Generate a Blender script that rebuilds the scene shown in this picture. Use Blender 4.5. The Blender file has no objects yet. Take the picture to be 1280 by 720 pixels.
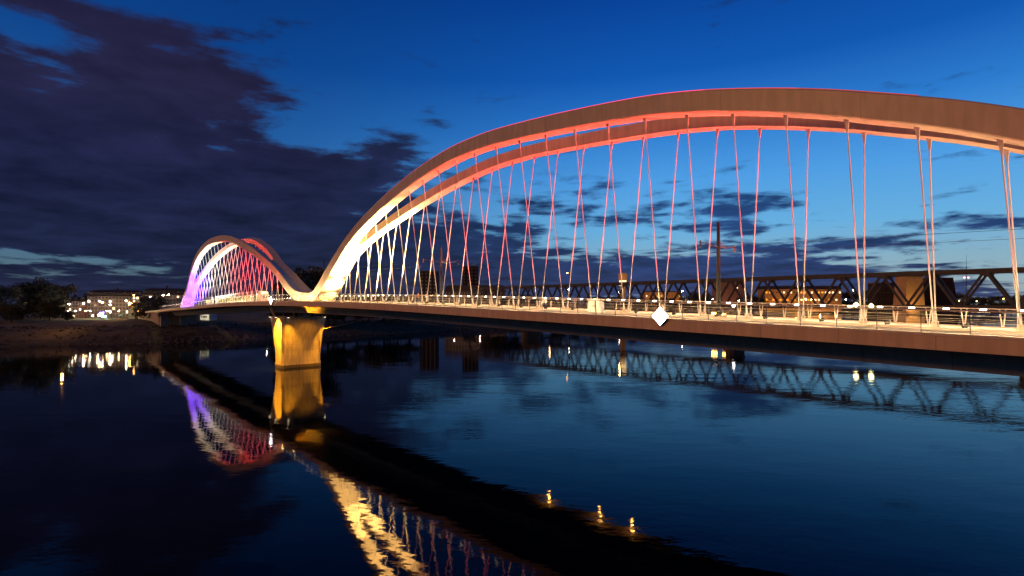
import bpy, bmesh, math, random
from mathutils import Vector, Matrix
random.seed(7)
C = bpy.context.scene.collection
SC = bpy.context.scene
R = math.radians

# ------------------------------------------------------------------ frame of the bridge
HC = 13.7                                    # height of the viewer above the water
F = 665.                                     # focal length in pixels of the 1280 wide picture
KD, K = F/850, .8609
TH = math.atan2(-.7421, .6703)
AX = Vector((math.cos(TH), math.sin(TH), 0)) # along the bridge, towards the near bank
AY = Vector((-math.sin(TH), math.cos(TH), 0))# across the bridge, upstream
P0 = Vector((-44.295, 146.5*KD, 0))             # river pier
def W(s, t, z=0.0): return P0 + AX * s + AY * t + Vector((0, 0, z))
def prof(s):
    a = abs(s)/K
    return HC + .69 - (.00018 * a * a if a < 65 else .7605 + .0234 * (a - 65))
def lerp_tab(tab, x):
    # smooth monotone-ish cubic through table points
    n = len(tab)
    if x <= tab[0][0]: return tab[0][1]
    if x >= tab[-1][0]: return tab[-1][1]
    for i in range(n - 1):
        if tab[i][0] <= x <= tab[i + 1][0]: break
    x0, y0 = tab[i]; x1, y1 = tab[i + 1]
    m = (y1 - y0) / (x1 - x0)
    ma = m if i == 0 else (y1 - tab[i - 1][1]) / (x1 - tab[i - 1][0])
    mb = m if i + 2 >= n else (tab[i + 2][1] - y0) / (tab[i + 2][0] - x0)
    h = x1 - x0; q = (x - x0) / h
    return ((2*q**3 - 3*q*q + 1) * y0 + (q**3 - 2*q*q + q) * h * ma + (-2*q**3 + 3*q*q) * y1 + (q**3 - q*q) * h * mb)

# ------------------------------------------------------------------ materials
def nodes_of(m):
    m.use_nodes = True
    nt = m.node_tree
    return nt, nt.nodes['Principled BSDF']
def mat(name, col, rough=.6, metal=0., var=.18, scale=1.5, bump=0., spec=.5, stretch=None, col2=None):
    m = bpy.data.materials.new(name)
    nt, b = nodes_of(m)
    b.inputs['Roughness'].default_value = rough
    b.inputs['Metallic'].default_value = metal
    b.inputs['Specular IOR Level'].default_value = spec
    tc = nt.nodes.new('ShaderNodeTexCoord'); mp = nt.nodes.new('ShaderNodeMapping')
    if stretch: mp.inputs['Scale'].default_value = stretch
    nz = nt.nodes.new('ShaderNodeTexNoise'); nz.inputs['Scale'].default_value = scale; nz.inputs['Detail'].default_value = 5
    nt.links.new(tc.outputs['Object'], mp.inputs['Vector']); nt.links.new(mp.outputs['Vector'], nz.inputs['Vector'])
    cr = nt.nodes.new('ShaderNodeValToRGB')
    lo = [max(0, c * (1 - var)) for c in col]; hi = [min(1, c * (1 + var)) for c in (col2 or col)]
    cr.color_ramp.elements[0].position = .3; cr.color_ramp.elements[1].position = .7
    cr.color_ramp.elements[0].color = (*lo, 1); cr.color_ramp.elements[1].color = (*hi, 1)
    nt.links.new(nz.outputs['Fac'], cr.inputs['Fac']); nt.links.new(cr.outputs['Color'], b.inputs['Base Color'])
    if bump:
        bp = nt.nodes.new('ShaderNodeBump'); bp.inputs['Strength'].default_value = 1; bp.inputs['Distance'].default_value = bump
        nt.links.new(nz.outputs['Fac'], bp.inputs['Height']); nt.links.new(bp.outputs['Normal'], b.inputs['Normal'])
    return m
def add_seams(m, axis, step, width, depth, jitter=0.):
    nt = m.node_tree; b = nt.nodes['Principled BSDF']; L = nt.links
    src = b.inputs['Base Color'].links[0].from_socket
    tc = nt.nodes.new('ShaderNodeTexCoord'); sp = nt.nodes.new('ShaderNodeSeparateXYZ'); L.new(tc.outputs['Object'], sp.inputs[0])
    d = nt.nodes.new('ShaderNodeMath'); d.operation = 'DIVIDE'; d.inputs[1].default_value = step; L.new(sp.outputs[axis], d.inputs[0])
    f = nt.nodes.new('ShaderNodeMath'); f.operation = 'FRACT'; L.new(d.outputs[0], f.inputs[0])
    c = nt.nodes.new('ShaderNodeMath'); c.operation = 'LESS_THAN'; c.inputs[1].default_value = width/step; L.new(f.outputs[0], c.inputs[0])
    mp = nt.nodes.new('ShaderNodeMapping'); mp.inputs['Scale'].default_value = (1.6, 1.6, .22)
    nz = nt.nodes.new('ShaderNodeTexNoise'); nz.inputs['Scale'].default_value = 1.3; nz.inputs['Detail'].default_value = 6
    L.new(tc.outputs['Object'], mp.inputs['Vector']); L.new(mp.outputs['Vector'], nz.inputs['Vector'])
    mr = nt.nodes.new('ShaderNodeMapRange'); mr.inputs['From Min'].default_value = .35; mr.inputs['From Max'].default_value = .75; mr.inputs['To Min'].default_value = 1.05; mr.inputs['To Max'].default_value = .80
    L.new(nz.outputs['Fac'], mr.inputs['Value'])
    k = nt.nodes.new('ShaderNodeMath'); k.operation = 'MULTIPLY_ADD'; k.inputs[1].default_value = -depth; L.new(c.outputs[0], k.inputs[0]); L.new(mr.outputs[0], k.inputs[2])
    v = nt.nodes.new('ShaderNodeVectorMath'); v.operation = 'SCALE'; L.new(src, v.inputs[0]); L.new(k.outputs[0], v.inputs['Scale']); L.new(v.outputs[0], b.inputs['Base Color'])
def emit(name, col, strength):
    m = bpy.data.materials.new(name)
    nt, b = nodes_of(m)
    b.inputs['Base Color'].default_value = (*[min(.8, c) for c in col], 1)
    b.inputs['Emission Color'].default_value = (*col, 1)
    b.inputs['Emission Strength'].default_value = strength
    return m
M = {}
M['steel'] = mat('white_painted_steel', (.64, .53, .42), .45, 0, .06, .6)
M['hanger'] = mat('hanger_steel', (.72, .70, .68), .4, 0, .05, 2)
M['deck'] = mat('walkway_concrete', (.50, .46, .40), .8, 0, .12, 3, .004)
M['fascia'] = mat('fascia_steel', (.66, .49, .35), .5, 0, .07, .5)
M['girder'] = mat('girder_steel', (.55, .55, .60), .5, 0, .1, .5)
M['track'] = mat('track_asphalt', (.09, .085, .08), .85, 0, .2, 4)
M['rail'] = mat('rail_steel', (.35, .33, .31), .3, .9, .1, 4)
M['railing'] = mat('railing_stainless', (.66, .58, .5), .4, 0, .08, 4)
M['pier'] = mat('pier_concrete', (.46, .41, .34), .85, 0, .08, .9, .01, stretch=(1, 1, .25))
M['dark'] = mat('dark_metal', (.04, .04, .042), .5, .3, .2, 3)
M['pole'] = mat('grey_pole_paint', (.018, .017, .016), .5, .2, .12, 3)
M['truss'] = mat('weathered_truss_steel', (.060, .062, .068), .65, 0, .25, .5)
M['truss_pier'] = mat('sandstone_pier', (.16, .12, .09), .9, 0, .2, .6)
M['grass'] = mat('bank_grass', (.045, .045, .02), .95, 0, .5, .08, col2=(.075, .065, .03))
M['stone'] = mat('riprap_stone', (.22, .19, .16), .9, 0, .35, .7)
M['leaf'] = mat('foliage', (.05, .055, .022), .8, 0, .45, .25, col2=(.085, .08, .035))
M['leaf2'] = mat('foliage_dark', (.035, .04, .02), .8, 0, .45, .25, col2=(.06, .06, .03))
M['bark'] = mat('bark', (.06, .045, .032), .9, 0, .3, 2)
M['plaster'] = mat('beige_plaster', (.36, .29, .25), .9, 0, .12, .15)
M['plaster2'] = mat('grey_plaster', (.30, .27, .25), .9, 0, .12, .15)
M['redplaster'] = mat('red_plaster', (.30, .10, .06), .9, 0, .15, .2)
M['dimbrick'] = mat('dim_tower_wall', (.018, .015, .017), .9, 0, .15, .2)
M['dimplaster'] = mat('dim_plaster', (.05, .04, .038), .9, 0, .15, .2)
M['brick'] = mat('reddish_block', (.32, .19, .14), .9, 0, .15, .2)
M['orangeplaster'] = mat('ochre_plaster', (.48, .33, .18), .9, 0, .12, .2)
M['roof'] = mat('dark_roof_tiles', (.045, .035, .035), .85, 0, .25, .6)
M['slate'] = mat('slate_grey', (.06, .055, .055), .8, 0, .25, .6)
M['glass'] = mat('night_window_glass', (.17, .145, .13), .1, 0, .2, 1)
M['white'] = mat('white_paint', (.78, .76, .73), .5, 0, .05, 1)
M['skin'] = mat('skin', (.45, .28, .2), .6, 0, .05, 3)
M['coatred'] = mat('salmon_jacket', (.6, .22, .14), .8, 0, .1, 4)
M['coatwhite'] = mat('white_shirt', (.75, .70, .66), .8, 0, .05, 4)
M['coatdark'] = mat('dark_coat', (.06, .05, .06), .8, 0, .1, 4)
M['jeans'] = mat('dark_trousers', (.04, .045, .07), .85, 0, .1, 4)
M['hair'] = mat('brown_hair', (.05, .03, .02), .7, 0, .1, 8)
M['tram'] = mat('pale_tram_paint', (.72, .72, .70), .35, 0, .04, .5)
M['tramroof'] = mat('tram_roof', (.10, .09, .13), .6, 0, .1, 1)
M['bellows'] = mat('bellows_rubber', (.03, .03, .03), .8, 0, .1, 6)
M['e_led'] = emit('warm_white_led', (1, .86, .66), 22)
M['e_pink'] = emit('pink_led_line', (1, .06, .12), 1.5)
M['e_pink2'] = emit('pink_led_line_dim', (1, .08, .10), .7); M['e_pink3'] = emit('pink_led_line_faint', (1, .12, .09), .3)
M['e_gold'] = emit('gold_led_line', (1, .7, .35), .7)
M['e_blue'] = emit('blue_led_line', (.18, .06, 1), 2.0)
M['e_sign'] = emit('lit_sign_face', (1, .96, 1), 26)
M['e_signy'] = emit('lit_yellow_sign_face', (1, .88, .40), 9)
M['e_signa'] = emit('lit_amber_board', (1, .50, .08), 16)
M['e_warm'] = emit('warm_street_lamp', (1, .58, .24), 160)
M['e_cool'] = emit('cool_street_lamp', (1, .86, .62), 140)
M['e_dim'] = emit('dim_street_lamp', (1, .95, .85), 12); M['e_amber'] = emit('sodium_lamp', (1, .46, .10), 28)
M['e_red'] = emit('red_aircraft_lamp', (1, .10, .10), 45)
M['e_blueshop'] = emit('blue_shop_light', (.35, .3, 1), 30)
M['e_green'] = emit('green_shop_light', (.3, 1, .55), 30)
M['e_orange'] = emit('orange_shop_light', (1, .3, .05), 500)
M['e_win'] = emit('lit_window', (1, .74, .42), 2.2)
M['e_win2'] = emit('lit_window_cool', (1, .93, .75), 3.0)
M['e_ochre'] = emit('lit_arcade', (1, .36, .03), 1.6)
M['e_tram'] = emit('tram_interior', (.95, .85, .38), 1.0)
M['e_disp'] = emit('tram_display', (1, .9, .45), 3)
M['e_flood'] = emit('floodlight_lens', (1, .8, .5), 10)
M['e_tail'] = emit('tail_lamp', (1, .05, .03), 9)

add_seams(M['steel'], 0, 9.448, .07, .22); add_seams(M['fascia'], 0, 4.724, .06, .28); add_seams(M['girder'], 0, 4.724, .08, .3)
add_seams(M['pier'], 2, 1.25, .05, .22); add_seams(M['pier'], 1, 2.2, .05, .18); add_seams(M['truss'], 0, 3.3, .12, .2)
def facade_window_mat():
    m = mat('tram_window', (.02, .02, .02), .1)
    nt, b = nodes_of(m)
    tc = nt.nodes.new('ShaderNodeTexCoord'); nz = nt.nodes.new('ShaderNodeTexNoise')
    nz.inputs['Scale'].default_value = 1.1; nz.inputs['Detail'].default_value = 3
    nt.links.new(tc.outputs['Object'], nz.inputs['Vector'])
    cr = nt.nodes.new('ShaderNodeValToRGB')
    cr.color_ramp.elements[0].position = .42; cr.color_ramp.elements[0].color = (.16, .16, .05, 1)
    cr.color_ramp.elements[1].position = .62; cr.color_ramp.elements[1].color = (1.2, 1.0, .28, 1)
    nt.links.new(nz.outputs['Fac'], cr.inputs['Fac']); nt.links.new(cr.outputs['Color'], b.inputs['Emission Color'])
    b.inputs['Emission Strength'].default_value = 1
    return m
M['tramwin'] = facade_window_mat()

def water_mat():
    m = bpy.data.materials.new('river_water')
    nt, b = nodes_of(m)
    b.inputs['Base Color'].default_value = (.0006, .0022, .006, 1)
    b.inputs['Roughness'].default_value = .03
    b.inputs['IOR'].default_value = 1.18
    b.inputs['Specular IOR Level'].default_value = .5
    tc = nt.nodes.new('ShaderNodeTexCoord')
    def layer(scale, detail, rot, stretch, amp):
        mp = nt.nodes.new('ShaderNodeMapping'); mp.inputs['Rotation'].default_value = (0, 0, R(rot)); mp.inputs['Scale'].default_value = stretch
        nz = nt.nodes.new('ShaderNodeTexNoise'); nz.inputs['Scale'].default_value = scale; nz.inputs['Detail'].default_value = detail
        nz.inputs['Roughness'].default_value = .5
        nt.links.new(tc.outputs['Object'], mp.inputs['Vector']); nt.links.new(mp.outputs['Vector'], nz.inputs['Vector'])
        mu = nt.nodes.new('ShaderNodeMath'); mu.operation = 'MULTIPLY'; mu.inputs[1].default_value = amp
        nt.links.new(nz.outputs['Fac'], mu.inputs[0]); return mu
    a = layer(.9, 2.5, 35, (1, 2.0, 1), .0040)
    c = layer(.16, 2, 30, (1, 2.0, 1), .015)
    # patches of rougher and calmer water
    mp = nt.nodes.new('ShaderNodeMapping'); mp.inputs['Scale'].default_value = (1, 2.2, 1)
    nz = nt.nodes.new('ShaderNodeTexNoise'); nz.inputs['Scale'].default_value = .022; nz.inputs['Detail'].default_value = 3
    nt.links.new(tc.outputs['Object'], mp.inputs['Vector']); nt.links.new(mp.outputs['Vector'], nz.inputs['Vector'])
    cr = nt.nodes.new('ShaderNodeMapRange'); cr.inputs['From Min'].default_value = .38; cr.inputs['From Max'].default_value = .62
    cr.inputs['To Min'].default_value = .40; cr.inputs['To Max'].default_value = 2.1
    nt.links.new(nz.outputs['Fac'], cr.inputs['Value'])
    ad = nt.nodes.new('ShaderNodeMath'); ad.operation = 'ADD'
    nt.links.new(a.outputs[0], ad.inputs[0]); nt.links.new(c.outputs[0], ad.inputs[1])
    mm = nt.nodes.new('ShaderNodeMath'); mm.operation = 'MULTIPLY'
    nt.links.new(ad.outputs[0], mm.inputs[0]); nt.links.new(cr.outputs[0], mm.inputs[1])
    bp = nt.nodes.new('ShaderNodeBump'); bp.inputs['Strength'].default_value = 1; bp.inputs['Distance'].default_value = 1
    nt.links.new(mm.outputs[0], bp.inputs['Height']); nt.links.new(bp.outputs['Normal'], b.inputs['Normal'])
    return m
M['water'] = water_mat()

# ------------------------------------------------------------------ mesh collector
class MB:
    def __init__(self): self.v = []; self.f = []
    def add(self, v, f):
        o = len(self.v); self.v += [tuple(p) for p in v]; self.f += [tuple(i + o for i in q) for q in f]; return self
    def box(self, c, d, rz=0., ry=0.):
        cx, cy, cz = c; hx, hy, hz = d[0]/2, d[1]/2, d[2]/2
        m = Matrix.Rotation(rz, 3, 'Z') @ Matrix.Rotation(ry, 3, 'Y')
        pts = []
        for x, y, z in ((-1,-1,-1),(1,-1,-1),(1,1,-1),(-1,1,-1),(-1,-1,1),(1,-1,1),(1,1,1),(-1,1,1)):
            p = m @ Vector((x*hx, y*hy, z*hz)); pts.append((p.x+cx, p.y+cy, p.z+cz))
        return self.add(pts, [(0,3,2,1),(4,5,6,7),(0,1,5,4),(1,2,6,5),(2,3,7,6),(3,0,4,7)])
    def bar(self, a, b, r, r2=None, n=8):
        a = Vector(a); b = Vector(b); r2 = r if r2 is None else r2
        d = (b - a).normalized(); u = d.orthogonal().normalized(); w = d.cross(u)
        v = []
        for p, q in ((a, r), (b, r2)):
            for i in range(n):
                t = 2*math.pi*i/n; v.append(p + (u*math.cos(t) + w*math.sin(t))*q)
        f = [(i, (i+1) % n, n+(i+1) % n, n+i) for i in range(n)] + [tuple(range(n-1, -1, -1)), tuple(range(n, 2*n))]
        return self.add(v, f)
    def beam(self, a, b, w, h, up=(0, 0, 1)):
        a = Vector(a); b = Vector(b); d = (b-a).normalized(); up = Vector(up)
        s = d.cross(up).normalized(); u = s.cross(d).normalized(); v = []
        for p in (a, b):
            for x, y in ((-1,-1),(1,-1),(1,1),(-1,1)): v.append(p + s*(x*w/2) + u*(y*h/2))
        return self.add(v, [(3,2,1,0),(4,5,6,7),(0,1,5,4),(1,2,6,5),(2,3,7,6),(3,0,4,7)])
    def loft(self, rings, cap=True):
        n = len(rings[0]); o = []
        for r in rings: o += list(r)
        f = []
        for k in range(len(rings)-1):
            for i in range(n): f.append((k*n+i, k*n+(i+1) % n, (k+1)*n+(i+1) % n, (k+1)*n+i))
        if cap: f += [tuple(range(n-1, -1, -1)), tuple(range((len(rings)-1)*n, len(rings)*n))]
        return self.add(o, f)
    def ball(self, c, r, n=8, sz=1.):
        rings = []
        for k in range(1, n):
            ph = math.pi*k/n
            rings.append([(c[0]+r*math.sin(ph)*math.cos(2*math.pi*i/(n+2)), c[1]+r*math.sin(ph)*math.sin(2*math.pi*i/(n+2)), c[2]-r*sz*math.cos(ph)) for i in range(n+2)])
        return self.loft(rings)
    def mesh(self, name, m, smooth=False):
        me = bpy.data.meshes.new(name); me.from_pydata(self.v, [], self.f)
        bm = bmesh.new(); bm.from_mesh(me); bmesh.ops.recalc_face_normals(bm, faces=bm.faces); bm.to_mesh(me); bm.free()
        me.materials.append(m)
        if smooth:
            for p in me.polygons: p.use_smooth = True
        return me
    def build(self, name, m, parent=None, smooth=False, loc=None):
        return link(name, self.mesh(name, m, smooth), parent, loc)
def link(name, me, parent=None, loc=None, rz=None):
    o = bpy.data.objects.new(name, me); C.objects.link(o)
    if parent: o.parent = parent
    if loc is not None: o.location = loc
    if rz is not None: o.rotation_euler = (0, 0, rz)
    return o
def tag(o, label=None, cat=None, group=None, kind=None):
    if label: o['label'] = label
    if cat: o['category'] = cat
    if group: o['group'] = group
    if kind: o['kind'] = kind
    return o
def empty(name, loc, rz=0., label=None, cat=None, group=None):
    o = bpy.data.objects.new(name, None); C.objects.link(o); o.location = loc; o.rotation_euler = (0, 0, rz)
    return tag(o, label, cat, group)
def copy_tree(o, parent=None):
    c = o.copy(); C.objects.link(c)
    if parent: c.parent = parent
    for ch in list(o.children): copy_tree(ch, c)
    return c
def light(kind, name, loc, energy, col, target=None, **k):
    l = bpy.data.lights.new(name, kind); l.energy = energy; l.color = col
    for a, v in k.items(): setattr(l, a, v)
    o = bpy.data.objects.new(name, l); C.objects.link(o); o.location = loc
    if target is not None: o.rotation_euler = (Vector(target)-Vector(loc)).to_track_quat('-Z', 'Y').to_euler()
    return o
def at(px, D, z=0.):   # a ground position seen in direction px at distance D
    return Vector(((px-640)/850*D, D*KD, z))
def on_line(px, t):    # s on the bridge line t that lies in direction px
    rx = (px-640)/F
    D = (t + P0.x*AY.x + P0.y*AY.y)/(rx*AY.x + AY.y)
    return (rx*D-P0.x)*AX.x + (D-P0.y)*AX.y

# ------------------------------------------------------------------ world: dusk sky with clouds
def make_world():
    w = bpy.data.worlds.new('World'); SC.world = w; w.use_nodes = True
    nt = w.node_tree; N = nt.nodes; L = nt.links
    bg = N['Background']; bg.inputs['Strength'].default_value = 1
    tc = N.new('ShaderNodeTexCoord'); sp = N.new('ShaderNodeSeparateXYZ'); L.new(tc.outputs['Generated'], sp.inputs[0])
    def math_(op, a, b=None, c=None):
        n = N.new('ShaderNodeMath'); n.operation = op
        for i, q in enumerate((a, b, c)):
            if q is None: continue
            if isinstance(q, (int, float)): n.inputs[i].default_value = q
            else: L.new(q, n.inputs[i])
        return n.outputs[0]
    X, Y, Z = sp.outputs
    az = math_('MULTIPLY', math_('ARCTAN2', X, Y), 57.2958)      # degrees, 0 = +Y, + to the right
    el = math_('MULTIPLY', math_('ARCSINE', Z), 57.2958)
    def ramp(inp, a, b, stops, interp='LINEAR'):
        mr = N.new('ShaderNodeMapRange'); mr.inputs['From Min'].default_value = a; mr.inputs['From Max'].default_value = b
        L.new(inp, mr.inputs['Value'])
        cr = N.new('ShaderNodeValToRGB'); e = cr.color_ramp.elements
        cr.color_ramp.interpolation = interp
        e[0].position = (stops[0][0]-a)/(b-a); e[0].color = (*stops[0][1], 1)
        e[1].position = (stops[-1][0]-a)/(b-a); e[1].color = (*stops[-1][1], 1)
        for p, c in stops[1:-1]:
            q = e.new((p-a)/(b-a)); q.color = (*c, 1)
        L.new(mr.outputs[0], cr.inputs['Fac']); return cr.outputs['Color']
    right = ramp(el, -2, 60, [(-2, (.30, .36, .42)), (1.5, (.32, .42, .46)), (4.0, (.25, .43, .54)), (7.6, (.14, .43, .74)), (12.6, (.078, .34, .77)), (17.6, (.026, .20, .62)), (22.7, (.006, .100, .45)), (30.2, (.0022, .050, .30)), (42.8, (.0012, .026, .16)), (60, (.001, .012, .075))])
    left = ramp(el, -2, 60, [(-2, (.10, .15, .21)), (2.5, (.09, .16, .20)), (6.3, (.055, .15, .30)), (12.6, (.018, .110, .35)), (22.7, (.004, .055, .25)), (30.2, (.002, .036, .19)), (42.8, (.0012, .020, .11)), (60, (.001, .010, .06))])
    mx = N.new('ShaderNodeMix'); mx.data_type = 'RGBA'
    fr = N.new('ShaderNodeMapRange'); fr.interpolation_type = 'SMOOTHSTEP'; fr.inputs['From Min'].default_value = -34; fr.inputs['From Max'].default_value = 17
    L.new(az, fr.inputs['Value'])
    # back to dark far behind the viewer
    back = N.new('ShaderNodeMapRange'); back.interpolation_type = 'SMOOTHSTEP'; back.inputs['From Min'].default_value = 60; back.inputs['From Max'].default_value = 140; back.inputs['To Min'].default_value = 1; back.inputs['To Max'].default_value = 0
    L.new(az, back.inputs['Value'])
    L.new(math_('MULTIPLY', fr.outputs[0], back.outputs[0]), mx.inputs['Factor']); L.new(left, mx.inputs['A']); L.new(right, mx.inputs['B'])
    bk = N.new('ShaderNodeMapRange'); bk.interpolation_type = 'SMOOTHSTEP'; bk.inputs['From Min'].default_value = 65; bk.inputs['From Max'].default_value = 115; bk.inputs['To Min'].default_value = 1; bk.inputs['To Max'].default_value = .42
    L.new(math_('ABSOLUTE', az), bk.inputs['Value'])
    # cloud noise on a flat layer overhead
    den = math_('ADD', math_('MAXIMUM', Z, 0.0), .10)
    cx = math_('DIVIDE', X, den); cy = math_('DIVIDE', Y, den)
    cmb = N.new('ShaderNodeCombineXYZ'); L.new(cx, cmb.inputs[0]); L.new(math_('MULTIPLY', cy, 1.0), cmb.inputs[1])
    n1 = N.new('ShaderNodeTexNoise'); n1.inputs['Scale'].default_value = 2.3; n1.inputs['Detail'].default_value = 9; n1.inputs['Roughness'].default_value = .58; n1.inputs['Distortion'].default_value = .25
    L.new(cmb.outputs[0], n1.inputs['Vector'])
    # streaky noise low over the horizon
    cm2 = N.new('ShaderNodeCombineXYZ'); L.new(math_('MULTIPLY', az, .16), cm2.inputs[0]); L.new(math_('MULTIPLY', el, 1.0), cm2.inputs[1])
    n2 = N.new('ShaderNodeTexNoise'); n2.inputs['Scale'].default_value = 1.0; n2.inputs['Detail'].default_value = 8; n2.inputs['Roughness'].default_value = .6
    L.new(cm2.outputs[0], n2.inputs['Vector'])
    def px(x, y):
        u = (x-640)/F; v = (380-y)/F
        return math.degrees(math.atan(u)), math.degrees(math.atan(v/math.hypot(1, u)))
    def blob(x, y, wx, wy, amp):
        a, e = px(x, y); wa = math.degrees(wx/F)/(1+((x-640)/F)**2); we = math.degrees(wy/F)*math.cos(math.radians(a))
        p = math_('POWER', math_('ABSOLUTE', math_('DIVIDE', math_('SUBTRACT', az, a), wa)), 2)
        q = math_('POWER', math_('ABSOLUTE', math_('DIVIDE', math_('SUBTRACT', el, e), we)), 2)
        return math_('MULTIPLY', math_('EXPONENT', math_('MULTIPLY', math_('ADD', p, q), -1)), amp)
    tot = None
    for b in BLOBS:
        g = blob(*b); tot = g if tot is None else math_('ADD', tot, g)
    nn = math_('ADD', math_('MULTIPLY', math_('SUBTRACT', n1.outputs['Fac'], .5), 3.3), math_('MULTIPLY', math_('SUBTRACT', n2.outputs['Fac'], .5), 1.5))
    dens = math_('ADD', nn, math_('SUBTRACT', tot, .62))
    mr = N.new('ShaderNodeMapRange'); mr.interpolation_type = 'SMOOTHSTEP'; mr.inputs['From Min'].default_value = -.30; mr.inputs['From Max'].default_value = .36
    L.new(dens, mr.inputs['Value'])
    cl_r = ramp(el, -2, 40, [(-2, (.050, .062, .14)), (2.5, (.019, .034, .118)), (5.6, (.016, .042, .150)), (11.3, (.018, .066, .22)), (20, (.016, .050, .18)), (40, (.006, .014, .05))])
    cl_l = ramp(el, -2, 40, [(-2, (.018, .020, .052)), (3.8, (.010, .0135, .045)), (11.3, (.0115, .0125, .044)), (20, (.0165, .0140, .043)), (30, (.012, .011, .038)), (40, (.006, .006, .018))])
    mc = N.new('ShaderNodeMix'); mc.data_type = 'RGBA'
    f2 = N.new('ShaderNodeMapRange'); f2.interpolation_type = 'SMOOTHSTEP'; f2.inputs['From Min'].default_value = -20; f2.inputs['From Max'].default_value = 20
    L.new(az, f2.inputs['Value']); L.new(f2.outputs[0], mc.inputs['Factor']); L.new(cl_l, mc.inputs['A']); L.new(cl_r, mc.inputs['B'])
    # soft inner modelling of the clouds
    shade = N.new('ShaderNodeMapRange'); shade.inputs['From Min'].default_value = .3; shade.inputs['From Max'].default_value = .7; shade.inputs['To Min'].default_value = 1.6; shade.inputs['To Max'].default_value = .55
    L.new(n1.outputs['Fac'], shade.inputs['Value'])
    vm = N.new('ShaderNodeVectorMath'); vm.operation = 'SCALE'; L.new(mc.outputs['Result'], vm.inputs[0]); L.new(shade.outputs[0], vm.inputs['Scale'])
    out = N.new('ShaderNodeMix'); out.data_type = 'RGBA'
    L.new(math_('MULTIPLY', mr.outputs[0], .97), out.inputs['Factor']); L.new(mx.outputs['Result'], out.inputs['A']); L.new(vm.outputs[0], out.inputs['B'])
    vb = N.new('ShaderNodeVectorMath'); vb.operation = 'SCALE'; L.new(out.outputs['Result'], vb.inputs[0]); L.new(bk.outputs[0], vb.inputs['Scale']); L.new(vb.outputs[0], bg.inputs['Color'])
# x, y, half-widths (in the picture's 1280x720 angles), strength: where the cloud banks stand in the sky
BLOBS = [(40, 175, 190, 95, 1.25), (250, 115, 110, 42, 1.15), (150, 95, 80, 34, .55), (170, 225, 300, 55, 1.1), (50, 4, 120, 20, 1.0), (215, 34, 70, 12, .7),
         (340, 285, 240, 55, 1.15), (340, 210, 150, 44, .75), (485, 205, 55, 40, .8), (430, 325, 190, 44, 1.05), (120, 366, 460, 22, 1.35), (60, 285, 240, 40, 1.1),
         (-330, 150, 260, 260, 1.3), (55, 320, 140, 6, -.75), (-80, 318, 80, 9, -.2), (190, 66, 120, 34, .55), (-20, 80, 90, 40, .5), (75, 58, 45, 12, -.25), (400, 120, 70, 20, .35), (400, 150, 60, 40, -.15),
         (640, 350, 190, 28, 1.25), (830, 350, 200, 25, 1.3), (1020, 352, 160, 19, 1.25), (960, 318, 130, 15, .6),
         (760, 250, 80, 38, .75), (915, 272, 85, 32, .95), (1215, 280, 100, 18, .85), (1150, 367, 220, 12, .8), (1060, 305, 70, 11, .45),
         (620, 300, 70, 44, .6), (560, 150, 80, 60, .15), (1300, 335, 70, 10, .3)]
make_world()

# ------------------------------------------------------------------ camera and render settings
cam = bpy.data.cameras.new('camera'); co = bpy.data.objects.new('camera', cam); C.objects.link(co)
cam.sensor_width = 36; cam.lens = 36*F/1280; cam.clip_end = 30000; cam.clip_start = .5
co.location = (0, 0, HC); co.rotation_euler = (R(90), 0, 0); cam.shift_y = 20/1280
SC.camera = co
SC.view_settings.view_transform = 'Standard'; SC.view_settings.look = 'None'; SC.view_settings.gamma = 1; SC.view_settings.exposure = 0
SC.cycles.use_denoising = True
SC.cycles.max_bounces = 6; SC.cycles.diffuse_bounces = 2; SC.cycles.glossy_bounces = 3
SC.cycles.sample_clamp_indirect = 12; SC.cycles.caustics_reflective = False; SC.cycles.caustics_refractive = False

# ------------------------------------------------------------------ water and banks
mb = MB(); mb.add([(-9000, -3000, 0), (9000, -3000, 0), (9000, 12000, 0), (-9000, 12000, 0)], [(0, 1, 2, 3)])
tag(mb.build('river', M['water']), kind='structure')
mb = MB(); mb.add([(-9000, -3000, -4), (9000, -3000, -4), (9000, 12000, -4), (-9000, 12000, -4)], [(0, 1, 2, 3)])
tag(mb.build('riverbed', M['stone']), kind='structure')
BL = [(-3000, -125), (-300, -124), (-60, -119), (-32, -114), (0, -101), (50, -103), (160, -112), (350, -140), (540, -176), (760, -150), (1030, -45), (1500, 30), (4000, 60)]
def bank_s(t): return lerp_tab(BL, t)
ts = [-3000, -1500, -800] + list(range(-400, 700, 12)) + list(range(700, 1500, 50)) + [1700, 2200, 3000, 4000]
BP = [(4, -3.0), (1.5, -.6), (0, .12), (-2, .9), (-4, 1.7), (-7, 2.6), (-11, 3.3), (-16, 4.3), (-22, 4.9), (-32, 5.3), (-50, 6.6), (-140, 7.0), (-400, 7.2), (-1500, 8), (-7000, 12)]
def ground_z(s, t):
    d = s - bank_s(t)
    return lerp_tab(sorted(BP), d)
rings = []
for t in ts:
    row = []
    for d, z in BP:
        j = random.uniform(-.35, .35) if -20 < d < 2 else 0
        row.append(W(bank_s(t)+d+j*1.5, t, z + j*.35))
    rings.append(row)
mb = MB(); n = len(BP); v = [p for r in rings for p in r]
mb.add(v, [(k*n+i, k*n+i+1, (k+1)*n+i+1, (k+1)*n+i) for k in range(len(rings)-1) for i in range(n-1)])
tag(mb.build('far_bank', M['grass'], smooth=True), kind='structure')
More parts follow.
